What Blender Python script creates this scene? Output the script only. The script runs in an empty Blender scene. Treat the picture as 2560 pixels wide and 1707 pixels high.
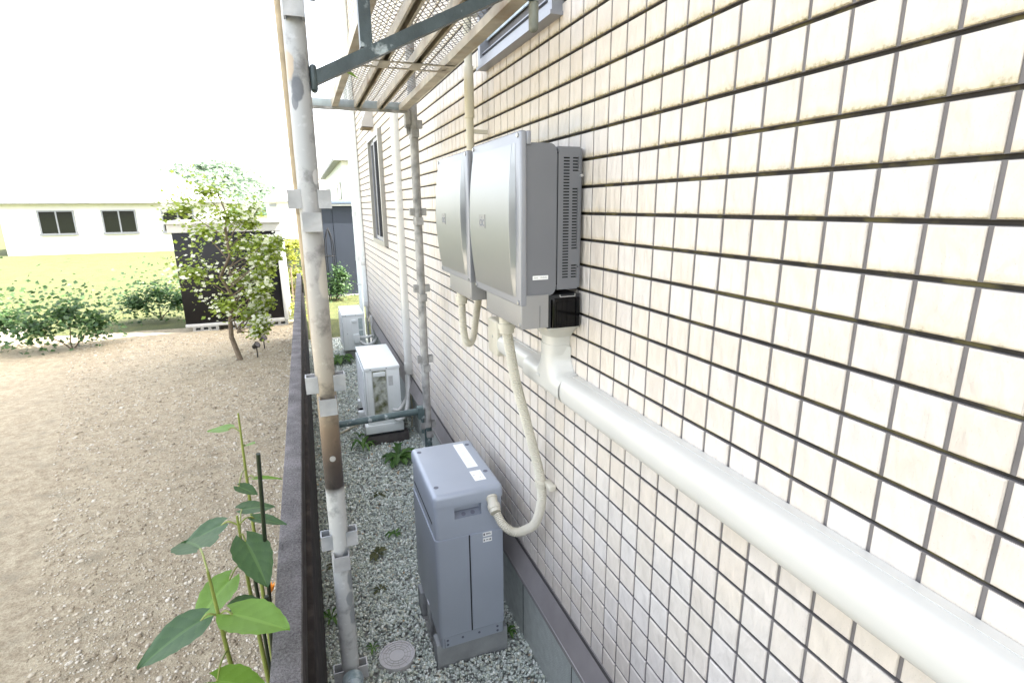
import bpy, bmesh, math, random
import numpy as np
from mathutils import Vector, Matrix, noise
PI = math.pi
rnd = random.Random(7)
R = math.radians
H = 2.0                     # camera height above the gravel; all z below are metres above the gravel

# ------------------------------------------------------------------ camera, world, sun
scene = bpy.context.scene
C = scene.collection
cam_d = bpy.data.cameras.new("camera"); cam = bpy.data.objects.new("camera", cam_d); C.objects.link(cam)
yaw, pit, rol = R(20.829), R(14.245), R(-0.5025)
F = Vector((math.sin(yaw)*math.cos(pit), math.cos(yaw)*math.cos(pit), -math.sin(pit)))
Rt = Vector((math.cos(yaw), -math.sin(yaw), 0)); Up = Rt.cross(F)
R2 = Rt*math.cos(rol) + Up*math.sin(rol); U2 = -Rt*math.sin(rol) + Up*math.cos(rol)
M = Matrix((R2, U2, -F)).transposed().to_4x4(); M.translation = Vector((0, 0, H))
cam.matrix_world = M
cam_d.sensor_width = 36; cam_d.lens = 18.802; cam_d.clip_start = 0.02; cam_d.clip_end = 3000
scene.camera = cam
scene.render.engine = 'CYCLES'

world = bpy.data.worlds.new("World"); scene.world = world; world.use_nodes = True
nt = world.node_tree; bg = nt.nodes['Background']
sky = nt.nodes.new('ShaderNodeTexSky'); sky.sky_type = 'NISHITA'; sky.sun_disc = False
SUN_EL, SUN_DIR = 50, (0.955, -0.296)
sky.sun_elevation = R(SUN_EL); sky.sun_rotation = math.atan2(SUN_DIR[0], SUN_DIR[1])
sky.air_density = 1.0; sky.dust_density = 3.0; sky.ozone_density = 1.0
bg.inputs['Strength'].default_value = 0.15
hs = nt.nodes.new('ShaderNodeHueSaturation'); hs.inputs['Saturation'].default_value = .52      # thin milky cloud: a whiter sky
wm = nt.nodes.new('ShaderNodeMix'); wm.data_type = 'RGBA'; wm.blend_type = 'MULTIPLY'; wm.inputs[0].default_value = 1; wm.inputs[7].default_value = (1.06, 1.0, .93, 1)
nt.links.new(sky.outputs[0], hs.inputs['Color']); nt.links.new(hs.outputs[0], wm.inputs[6]); nt.links.new(wm.outputs[2], bg.inputs[0])
sl = bpy.data.lights.new("sun", 'SUN'); sl.energy = 3.6; sl.angle = R(0.6); sl.color = (1, .95, .86)
so = bpy.data.objects.new("sun", sl); C.objects.link(so)
sv = Vector((SUN_DIR[0]*math.cos(R(SUN_EL)), SUN_DIR[1]*math.cos(R(SUN_EL)), math.sin(R(SUN_EL))))
so.rotation_euler = sv.to_track_quat('Z', 'Y').to_euler(); so.location = (6, 0, 12)
vs = scene.view_settings
vs.view_transform = 'Standard'; vs.look = 'None'; vs.exposure = 2.9; vs.gamma = 1.0

# ------------------------------------------------------------------ materials
def mat(name, col, rough=.6, metal=0.0, var=0.0, vscale=8.0, col2=None, c2scale=3.0, c2lo=.5, c2hi=.65,
        bump=0.0, bscale=60.0, spec=.5, detail=6.0, trans=0.0, coat=0.0):
    m = bpy.data.materials.new(name); m.use_nodes = True
    t = m.node_tree; n = t.nodes; l = t.links; p = n['Principled BSDF']
    p.inputs['Roughness'].default_value = rough; p.inputs['Metallic'].default_value = metal
    p.inputs['Specular IOR Level'].default_value = spec
    p.inputs['Transmission Weight'].default_value = trans
    p.inputs['Coat Weight'].default_value = coat
    tc = n.new('ShaderNodeTexCoord')
    src = None
    base = n.new('ShaderNodeRGB'); base.outputs[0].default_value = (*col, 1); src = base.outputs[0]
    if col2 is not None:
        a = n.new('ShaderNodeTexNoise'); a.inputs['Scale'].default_value = c2scale; a.inputs['Detail'].default_value = detail
        l.new(tc.outputs['Object'], a.inputs['Vector'])
        r = n.new('ShaderNodeMapRange'); r.inputs[1].default_value = c2lo; r.inputs[2].default_value = c2hi
        l.new(a.outputs[0], r.inputs[0])
        mx = n.new('ShaderNodeMix'); mx.data_type = 'RGBA'; l.new(r.outputs[0], mx.inputs[0]); l.new(src, mx.inputs[6])
        mx.inputs[7].default_value = (*col2, 1); src = mx.outputs[2]
    if var > 0:
        b = n.new('ShaderNodeTexNoise'); b.inputs['Scale'].default_value = vscale; b.inputs['Detail'].default_value = 8
        l.new(tc.outputs['Object'], b.inputs['Vector'])
        r = n.new('ShaderNodeMapRange'); r.inputs[1].default_value = .3; r.inputs[2].default_value = .7
        r.inputs[3].default_value = 1-var; r.inputs[4].default_value = 1+var*.6
        l.new(b.outputs[0], r.inputs[0])
        mv = n.new('ShaderNodeVectorMath'); mv.operation = 'SCALE'; l.new(src, mv.inputs[0]); l.new(r.outputs[0], mv.inputs['Scale']); src = mv.outputs[0]
    l.new(src, p.inputs['Base Color'])
    if bump > 0:
        b = n.new('ShaderNodeTexNoise'); b.inputs['Scale'].default_value = bscale; b.inputs['Detail'].default_value = 8
        l.new(tc.outputs['Object'], b.inputs['Vector'])
        bp = n.new('ShaderNodeBump'); bp.inputs['Strength'].default_value = bump; bp.inputs['Distance'].default_value = .01
        l.new(b.outputs[0], bp.inputs['Height']); l.new(bp.outputs[0], p.inputs['Normal'])
    return m

M_galv = mat('galvanised', (.42, .425, .435), .48, .35, .28, 14, col2=(.30, .32, .34), c2scale=9, c2lo=.5, c2hi=.7, bump=.12, bscale=90)
M_galv2 = mat('old_galvanised', (.36, .355, .34), .6, .25, .3, 20, col2=(.2, .2, .19), c2scale=15, c2lo=.5, c2hi=.7, bump=.15, bscale=120)
M_tan = mat('tan_steel', (.36, .29, .19), .6, .2, .25, 12, bump=.1)
M_teal = mat('teal_paint', (.045, .064, .070), .42, .1, .3, 18, col2=(.30, .34, .35), c2scale=26, c2lo=.63, c2hi=.70, bump=.15, bscale=80)
M_teal2 = mat('faded_teal', (.085, .125, .125), .5, .1, .35, 18, col2=(.38, .42, .42), c2scale=20, c2lo=.60, c2hi=.67, bump=.15, bscale=80)
M_rust = mat('rust', (.16, .09, .06), .8, 0, .4, 30)
M_deckmet = mat('deck_steel', (.50, .455, .36), .55, .25, .3, 14, col2=(.24, .17, .10), c2scale=7, c2lo=.52, c2hi=.68, bump=.1)
M_wire = mat('mesh_steel', (.24, .22, .21), .6, .3, .3, 30)
M_cream = mat('cream_plastic', (.56, .53, .44), .42, 0, .05, 6)
M_creamy = mat('ivory_plastic', (.54, .50, .38), .45, 0, .06, 6)
M_duct = mat('duct_plastic', (.55, .545, .51), .26, 0, .04, 5)
M_white = mat('white_enamel', (.82, .86, .85), .4, 0, .06, 6, bump=.02)
M_whiteo = mat('old_white_plastic', (.66, .67, .65), .5, 0, .12, 10)
M_moss = mat('mossy_recess', (.50, .52, .46), .7, 0, .35, 30, col2=(.16, .17, .09), c2scale=16, c2lo=.42, c2hi=.62, bump=.2)
M_silver = mat('silver_panel', (.30, .31, .32), .38, .65, .02, 3)
M_silver2 = mat('silver_plate', (.30, .31, .34), .42, .4, .03, 3)
M_bodyg = mat('grey_casing', (.165, .17, .185), .5, .25, .05, 5, bump=.05, bscale=400)
M_box = mat('battery_grey', (.345, .38, .44), .36, .15, .04, 5, bump=.06, bscale=500)
M_boxd = mat('battery_grey_dark', (.12, .13, .17), .5, 0, .1, 5)
M_dark = mat('dark_gap', (.015, .016, .018), .7)
M_black = mat('black_plastic', (.002, .002, .0025), .10, 0, spec=.2)
M_conc = mat('concrete_block', (.33, .33, .31), .9, 0, .18, 12, bump=.35, bscale=120)
M_found = mat('foundation_render', (.56, .60, .58), .9, 0, .12, 25, bump=.5, bscale=260)
M_flash = mat('flashing_metal', (.32, .30, .30), .36, .3, .12, 10)
M_flashd = mat('flashing_dark', (.07, .065, .065), .5, .1, .15, 10)
M_grout = mat('grey_joint', (.15, .14, .14), .8, 0, .15, 20)
M_groove = mat('dark_groove', (.030, .026, .022), .85, 0, .4, 25, col2=(.10, .085, .035), c2scale=14, c2lo=.5, c2hi=.6)
M_label = mat('white_label', (.82, .82, .80), .5)
M_ink = mat('ink', (.10, .10, .12), .6)
M_inky = mat('pale_ink', (.50, .50, .48), .6)
M_screw = mat('screw', (.62, .62, .62), .3, .8)
M_timber = mat('brown_timber', (.045, .036, .034), .75, 0, .45, 18, col2=(.11, .10, .10), c2scale=24, c2lo=.55, c2hi=.7, bump=.3, bscale=60)
M_navy = mat('navy_cladding', (.024, .032, .05), .55, 0, .06, 3)
M_navyl = mat('fascia_blue', (.20, .25, .34), .4, .2, .05, 3)
M_shedw = mat('shed_white', (.55, .55, .53), .45, 0, .05, 5)
M_shedb = mat('shed_black', (.003, .003, .0045), .35, 0, .05, 5, spec=.3)
M_trunk = mat('bark', (.17, .13, .09), .9, 0, .3, 30, bump=.4)
M_roof = mat('roof_tile', (.38, .38, .38), .8, 0, .15, 6)
M_wallw = mat('white_wall', (.78, .77, .73), .85, 0, .06, 2)
M_glass = mat('window_glass', (.008, .010, .012), .06, 0, 0)
M_frame = mat('bronze_frame', (.33, .32, .29), .4, .4, .08, 8)
M_framew = mat('pale_frame', (.27, .28, .31), .4, .3, .06, 8)
M_lamp = mat('lamp_black', (.008, .008, .009), .3)
M_orange = mat('orange_petal', (.75, .30, .03), .6)
M_stake = mat('stake_green', (.018, .028, .012), .45, 0, .3, 30)
M_stem = mat('stem_green', (.20, .24, .05), .5, 0, .2, 20)

def leaf_mat(name, col, colb, sc=6.0, attr=True):
    m = bpy.data.materials.new(name); m.use_nodes = True
    t = m.node_tree; n = t.nodes; l = t.links; p = n['Principled BSDF']
    p.inputs['Roughness'].default_value = .5
    at = n.new('ShaderNodeAttribute'); at.attribute_name = 'Col'
    mx = n.new('ShaderNodeMix'); mx.data_type = 'RGBA'
    if attr: l.new(at.outputs['Fac'], mx.inputs[0])
    else: 
        tc = n.new('ShaderNodeTexCoord'); a = n.new('ShaderNodeTexNoise'); a.inputs['Scale'].default_value = sc
        l.new(tc.outputs['Object'], a.inputs['Vector']); r = n.new('ShaderNodeMapRange'); r.inputs[1].default_value = .35; r.inputs[2].default_value = .65
        l.new(a.outputs[0], r.inputs[0]); l.new(r.outputs[0], mx.inputs[0])
    mx.inputs[6].default_value = (*col, 1); mx.inputs[7].default_value = (*colb, 1)
    l.new(mx.outputs[2], p.inputs['Base Color'])
    tr = n.new('ShaderNodeBsdfTranslucent'); l.new(mx.outputs[2], tr.inputs['Color'])
    ms = n.new('ShaderNodeMixShader'); ms.inputs[0].default_value = .42
    l.new(p.outputs[0], ms.inputs[1]); l.new(tr.outputs[0], ms.inputs[2]); l.new(ms.outputs[0], n['Material Output'].inputs[0])
    return m
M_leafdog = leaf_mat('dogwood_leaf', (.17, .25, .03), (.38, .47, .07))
M_bract = leaf_mat('dogwood_bract', (.78, .80, .60), (.86, .87, .75))
M_weed = leaf_mat('weed_leaf', (.055, .14, .03), (.16, .30, .07))
M_weedd = leaf_mat('dull_weed_leaf', (.06, .08, .025), (.15, .16, .06))
M_big = leaf_mat('broad_leaf', (.045, .10, .045), (.10, .19, .07))
M_bigb = leaf_mat('bright_leaf', (.13, .26, .03), (.20, .36, .06))
M_bush = leaf_mat('yellow_green_leaf', (.16, .19, .02), (.38, .40, .06))
M_shrub = leaf_mat('shrub_leaf', (.03, .075, .03), (.09, .17, .05))
M_hillt = leaf_mat('hazed_forest_leaf', (.16, .22, .16), (.30, .38, .28))  # washed-out greens carry the distant haze in the leaf colour

# tile material: per-tile tone, stone relief, yellow-brown algae along lower edges of each tile
P_ = .0759; Y0 = .7919; Z0 = H - .1769
def tile_material():
    m = bpy.data.materials.new('wall_tile'); m.use_nodes = True
    t = m.node_tree; n = t.nodes; l = t.links; p = n['Principled BSDF']; p.inputs['Roughness'].default_value = .55
    def math_(op, a, b=None, c=None):
        q = n.new('ShaderNodeMath'); q.operation = op
        for i, v in enumerate((a, b, c)):
            if v is None: continue
            if isinstance(v, (int, float)): q.inputs[i].default_value = v
            else: l.new(v, q.inputs[i])
        return q.outputs[0]
    tc = n.new('ShaderNodeTexCoord'); sx = n.new('ShaderNodeSeparateXYZ'); l.new(tc.outputs['Object'], sx.inputs[0])
    iy = math_('DIVIDE', math_('SUBTRACT', sx.outputs[1], Y0), P_); iz = math_('DIVIDE', math_('SUBTRACT', sx.outputs[2], Z0), P_)
    fy = math_('FLOOR', iy); fz = math_('FLOOR', iz); fr = math_('SUBTRACT', iz, fz)
    cb = n.new('ShaderNodeCombineXYZ'); l.new(fy, cb.inputs[0]); l.new(fz, cb.inputs[1])
    wn = n.new('ShaderNodeTexWhiteNoise'); wn.noise_dimensions = '2D'; l.new(cb.outputs[0], wn.inputs['Vector'])
    ramp = n.new('ShaderNodeValToRGB'); e = ramp.color_ramp.elements
    e[0].position = 0; e[0].color = (.535, .485, .43, 1); e[1].position = 1; e[1].color = (.555, .52, .48, 1)
    x = e.new(.35); x.color = (.555, .505, .44, 1); x = e.new(.7); x.color = (.54, .50, .46, 1)
    l.new(wn.outputs[0], ramp.inputs[0])
    # broad patches
    n1 = n.new('ShaderNodeTexNoise'); n1.inputs['Scale'].default_value = 14; n1.inputs['Detail'].default_value = 8; l.new(tc.outputs['Object'], n1.inputs['Vector'])
    # per-tile offset of the stone pattern
    off = n.new('ShaderNodeVectorMath'); off.operation = 'MULTIPLY_ADD'; l.new(wn.outputs[1], off.inputs[0]); off.inputs[1].default_value = (5, 5, 5); l.new(tc.outputs['Object'], off.inputs[2])
    mp = n.new('ShaderNodeMapping'); mp.inputs['Rotation'].default_value = (R(-38), 0, 0); mp.inputs['Scale'].default_value = (1, 2.2, .8); l.new(off.outputs[0], mp.inputs[0])
    n2 = n.new('ShaderNodeTexNoise'); n2.inputs['Scale'].default_value = 21; n2.inputs['Detail'].default_value = 5; n2.inputs['Roughness'].default_value = .45; n2.inputs['Distortion'].default_value = .15; l.new(mp.outputs[0], n2.inputs['Vector'])
    n3 = n.new('ShaderNodeTexNoise'); n3.inputs['Scale'].default_value = 420; n3.inputs['Detail'].default_value = 3; l.new(tc.outputs['Object'], n3.inputs['Vector'])
    sc = math_('ADD', math_('ADD', .83, math_('MULTIPLY', n1.outputs[0], .2)), math_('MULTIPLY', n2.outputs[0], .28))
    spk = n.new('ShaderNodeMapRange'); spk.inputs[1].default_value = .66; spk.inputs[2].default_value = .74; spk.inputs[3].default_value = 1; spk.inputs[4].default_value = .72; l.new(n3.outputs[0], spk.inputs[0])
    vm = n.new('ShaderNodeVectorMath'); vm.operation = 'SCALE'; l.new(ramp.outputs[0], vm.inputs[0]); l.new(math_('MULTIPLY', sc, spk.outputs[0]), vm.inputs['Scale'])
    # algae
    na = n.new('ShaderNodeTexNoise'); na.inputs['Scale'].default_value = 30; na.inputs['Detail'].default_value = 10; na.inputs['Roughness'].default_value = .75
    l.new(off.outputs[0], na.inputs['Vector'])
    nb = n.new('ShaderNodeTexNoise'); nb.inputs['Scale'].default_value = 3.0; l.new(tc.outputs['Object'], nb.inputs['Vector'])
    hi = n.new('ShaderNodeMapRange'); hi.inputs[1].default_value = H-1.2; hi.inputs[2].default_value = H+.25; hi.inputs[3].default_value = -.24; hi.inputs[4].default_value = .07; l.new(sx.outputs[2], hi.inputs[0])
    w = math_('ADD', math_('MULTIPLY', na.outputs[0], .75), math_('MULTIPLY', nb.outputs[0], .35))
    a0 = math_('SUBTRACT', math_('ADD', math_('MULTIPLY', w, .55), hi.outputs[0]), fr)
    ar = n.new('ShaderNodeMapRange'); ar.inputs[1].default_value = .10; ar.inputs[2].default_value = .42; l.new(a0, ar.inputs[0])
    mx = n.new('ShaderNodeMix'); mx.data_type = 'RGBA'; l.new(math_('MULTIPLY', ar.outputs[0], .8), mx.inputs[0]); l.new(vm.outputs[0], mx.inputs[6]); mx.inputs[7].default_value = (.50, .40, .19, 1)
    nc = n.new('ShaderNodeTexNoise'); nc.inputs['Scale'].default_value = 140; nc.inputs['Detail'].default_value = 5; l.new(tc.outputs['Object'], nc.inputs['Vector'])
    dr = n.new('ShaderNodeMapRange'); dr.inputs[1].default_value = .42; dr.inputs[2].default_value = .62; l.new(math_('MULTIPLY', math_('ADD', a0, .20), math_('ADD', nc.outputs[0], .45)), dr.inputs[0])
    mx2 = n.new('ShaderNodeMix'); mx2.data_type = 'RGBA'; l.new(math_('MULTIPLY', dr.outputs[0], .85), mx2.inputs[0]); l.new(mx.outputs[2], mx2.inputs[6]); mx2.inputs[7].default_value = (.13, .11, .03, 1)
    l.new(mx2.outputs[2], p.inputs['Base Color'])
    b1 = n.new('ShaderNodeBump'); b1.inputs['Strength'].default_value = .75; b1.inputs['Distance'].default_value = .011; l.new(n2.outputs[0], b1.inputs['Height'])
    b2 = n.new('ShaderNodeBump'); b2.inputs['Strength'].default_value = .2; b2.inputs['Distance'].default_value = .001; l.new(n3.outputs[0], b2.inputs['Height']); l.new(b1.outputs[0], b2.inputs['Normal'])
    l.new(b2.outputs[0], p.inputs['Normal'])
    return m
M_tile = tile_material()

def ground_mat(name, c1, c2, sc, bump, fine=180, c3=None):
    m = bpy.data.materials.new(name); m.use_nodes = True
    t = m.node_tree; n = t.nodes; l = t.links; p = n['Principled BSDF']; p.inputs['Roughness'].default_value = .95
    tc = n.new('ShaderNodeTexCoord')
    a = n.new('ShaderNodeTexNoise'); a.inputs['Scale'].default_value = sc; a.inputs['Detail'].default_value = 8; l.new(tc.outputs['Object'], a.inputs['Vector'])
    b = n.new('ShaderNodeTexNoise'); b.inputs['Scale'].default_value = fine; b.inputs['Detail'].default_value = 6; b.inputs['Roughness'].default_value = .7; l.new(tc.outputs['Object'], b.inputs['Vector'])
    mx = n.new('ShaderNodeMix'); mx.data_type = 'RGBA'; r = n.new('ShaderNodeMapRange'); r.inputs[1].default_value = .38; r.inputs[2].default_value = .62
    ad = n.new('ShaderNodeMath'); ad.operation = 'MULTIPLY_ADD'; l.new(b.outputs[0], ad.inputs[0]); ad.inputs[1].default_value = .6; 
    sb = n.new('ShaderNodeMath'); sb.operation = 'MULTIPLY'; l.new(a.outputs[0], sb.inputs[0]); sb.inputs[1].default_value = .4; l.new(sb.outputs[0], ad.inputs[2])
    l.new(ad.outputs[0], r.inputs[0]); l.new(r.outputs[0], mx.inputs[0]); mx.inputs[6].default_value = (*c1, 1); mx.inputs[7].default_value = (*c2, 1)
    src = mx.outputs[2]
    if c3:
        g = n.new('ShaderNodeTexNoise'); g.inputs['Scale'].default_value = 5; g.inputs['Detail'].default_value = 10; g.inputs['Roughness'].default_value = .7; l.new(tc.outputs['Object'], g.inputs['Vector'])
        r3 = n.new('ShaderNodeMapRange'); r3.inputs[1].default_value = .54; r3.inputs[2].default_value = .66; l.new(g.outputs[0], r3.inputs[0])
        m3 = n.new('ShaderNodeMix'); m3.data_type = 'RGBA'; l.new(r3.outputs[0], m3.inputs[0]); l.new(src, m3.inputs[6]); m3.inputs[7].default_value = (*c3, 1); src = m3.outputs[2]
    l.new(src, p.inputs['Base Color'])
    bp = n.new('ShaderNodeBump'); bp.inputs['Strength'].default_value = bump; bp.inputs['Distance'].default_value = .02; l.new(b.outputs[0], bp.inputs['Height']); l.new(bp.outputs[0], p.inputs['Normal'])
    return m
M_soil = ground_mat('sandy_soil', (.25, .20, .13), (.49, .425, .30), 20, .9, 70, c3=(.27, .235, .165))
M_grav = ground_mat('gravel_bed', (.30, .30, .285), (.50, .50, .48), 30, 1.0, 70)
M_grass = ground_mat('grass_ground', (.03, .042, .010), (.11, .12, .032), 3, 1.0, 45, c3=(.035, .045, .012))
M_cap = ground_mat('speckled_cap', (.062, .058, .060), (.29, .275, .28), 9, .8, 150)

def stone_mat():
    m = bpy.data.materials.new('crushed_stone'); m.use_nodes = True
    t = m.node_tree; n = t.nodes; l = t.links; p = n['Principled BSDF']; p.inputs['Roughness'].default_value = .85
    at = n.new('ShaderNodeAttribute'); at.attribute_name = 'Col'
    tc = n.new('ShaderNodeTexCoord'); a = n.new('ShaderNodeTexNoise'); a.inputs['Scale'].default_value = 150; a.inputs['Detail'].default_value = 5; l.new(tc.outputs['Object'], a.inputs['Vector'])
    r = n.new('ShaderNodeMapRange'); r.inputs[3].default_value = .7; r.inputs[4].default_value = 1.3; l.new(a.outputs[0], r.inputs[0])
    v = n.new('ShaderNodeVectorMath'); v.operation = 'SCALE'; l.new(at.outputs['Color'], v.inputs[0]); l.new(r.outputs[0], v.inputs['Scale']); l.new(v.outputs[0], p.inputs['Base Color'])
    return m
M_stone = stone_mat()

def post_mat():
    # grey post with a rusty, scorched sleeve between two heights and pale paint below
    m = bpy.data.materials.new('worn_post'); m.use_nodes = True
    t = m.node_tree; n = t.nodes; l = t.links; p = n['Principled BSDF']; p.inputs['Roughness'].default_value = .5; p.inputs['Metallic'].default_value = .25
    tc = n.new('ShaderNodeTexCoord'); sx = n.new('ShaderNodeSeparateXYZ'); l.new(tc.outputs['Object'], sx.inputs[0])
    no = n.new('ShaderNodeTexNoise'); no.inputs['Scale'].default_value = 22; no.inputs['Detail'].default_value = 8; l.new(tc.outputs['Object'], no.inputs['Vector'])
    ad = n.new('ShaderNodeMath'); ad.operation = 'MULTIPLY_ADD'; l.new(no.outputs[0], ad.inputs[0]); ad.inputs[1].default_value = .02; l.new(sx.outputs[2], ad.inputs[2])
    mr = n.new('ShaderNodeMapRange'); mr.inputs[1].default_value = 0; mr.inputs[2].default_value = 2.6; l.new(ad.outputs[0], mr.inputs[0])
    rp = n.new('ShaderNodeValToRGB'); e = rp.color_ramp.elements
    def st(z, c): 
        x = e.new(z/2.6); x.color = (*c, 1)
    e[0].color = (.41, .42, .42, 1); e[1].color = (.40, .41, .42, 1)
    st(1.275, (.44, .45, .45)); st(1.285, (.035, .03, .03)); st(1.35, (.05, .038, .032)); st(1.45, (.17, .125, .085)); st(1.54, (.30, .26, .20)); st(1.62, (.36, .33, .28)); st(1.85, (.37, .36, .35)); st(2.1, (.38, .39, .40))
    l.new(mr.outputs[0], rp.inputs[0])
    n2 = n.new('ShaderNodeTexNoise'); n2.inputs['Scale'].default_value = 16; n2.inputs['Detail'].default_value = 8; n2.inputs['Roughness'].default_value = .65; l.new(tc.outputs['Object'], n2.inputs['Vector'])
    r2 = n.new('ShaderNodeMapRange'); r2.inputs[1].default_value = .52; r2.inputs[2].default_value = .66; r2.inputs[3].default_value = 1; r2.inputs[4].default_value = .55; l.new(n2.outputs[0], r2.inputs[0])
    n4 = n.new('ShaderNodeTexNoise'); n4.inputs['Scale'].default_value = 60; n4.inputs['Detail'].default_value = 4; l.new(tc.outputs['Object'], n4.inputs['Vector'])
    r4 = n.new('ShaderNodeMapRange'); r4.inputs[1].default_value = .6; r4.inputs[2].default_value = .75; r4.inputs[3].default_value = 1; r4.inputs[4].default_value = 1.25; l.new(n4.outputs[0], r4.inputs[0])
    mm = n.new('ShaderNodeMath'); mm.operation = 'MULTIPLY'; l.new(r2.outputs[0], mm.inputs[0]); l.new(r4.outputs[0], mm.inputs[1])
    v = n.new('ShaderNodeVectorMath'); v.operation = 'SCALE'; l.new(rp.outputs[0], v.inputs[0]); l.new(mm.outputs[0], v.inputs['Scale']); src = v.outputs[0]
    for (px_, py_, pz_, rr_, cc) in ((.018, 1.36, 2.255, .014, (.10, .11, .13)), (.010, 1.365, 2.225, .008, (.13, .14, .16)), (.000, 1.37, 2.30, .016, (.42, .34, .25)), (.040, 1.365, 2.07, .008, (.62, .62, .62)), (.028, 1.362, 1.06, .014, (.22, .24, .25)), (.036, 1.362, .985, .016, (.20, .22, .235)), (.024, 1.362, .93, .012, (.22, .24, .25)), (.034, 1.362, .87, .017, (.21, .23, .245)), (.045, 1.37, 1.83, .022, (.55, .52, .46))):
        sb = n.new('ShaderNodeVectorMath'); sb.operation = 'SUBTRACT'; l.new(tc.outputs['Object'], sb.inputs[0]); sb.inputs[1].default_value = (px_, py_, pz_)
        ml = n.new('ShaderNodeVectorMath'); ml.operation = 'MULTIPLY'; l.new(sb.outputs[0], ml.inputs[0]); ml.inputs[1].default_value = (1, .5, .45)
        ln = n.new('ShaderNodeVectorMath'); ln.operation = 'LENGTH'; l.new(ml.outputs[0], ln.inputs[0])
        a2 = n.new('ShaderNodeMath'); a2.operation = 'MULTIPLY_ADD'; l.new(no.outputs[0], a2.inputs[0]); a2.inputs[1].default_value = rr_*1.2; l.new(ln.outputs['Value'], a2.inputs[2])
        mr2 = n.new('ShaderNodeMapRange'); mr2.inputs[1].default_value = rr_*1.45; mr2.inputs[2].default_value = rr_*1.65; mr2.inputs[3].default_value = .85; mr2.inputs[4].default_value = 0; l.new(a2.outputs[0], mr2.inputs[0])
        mxp = n.new('ShaderNodeMix'); mxp.data_type = 'RGBA'; l.new(mr2.outputs[0], mxp.inputs[0]); l.new(src, mxp.inputs[6]); mxp.inputs[7].default_value = (*cc, 1); src = mxp.outputs[2]
    l.new(src, p.inputs['Base Color'])
    bp = n.new('ShaderNodeBump'); bp.inputs['Strength'].default_value = .15; bp.inputs['Distance'].default_value = .004; l.new(n2.outputs[0], bp.inputs['Height']); l.new(bp.outputs[0], p.inputs['Normal'])
    return m
M_post = post_mat()

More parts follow.
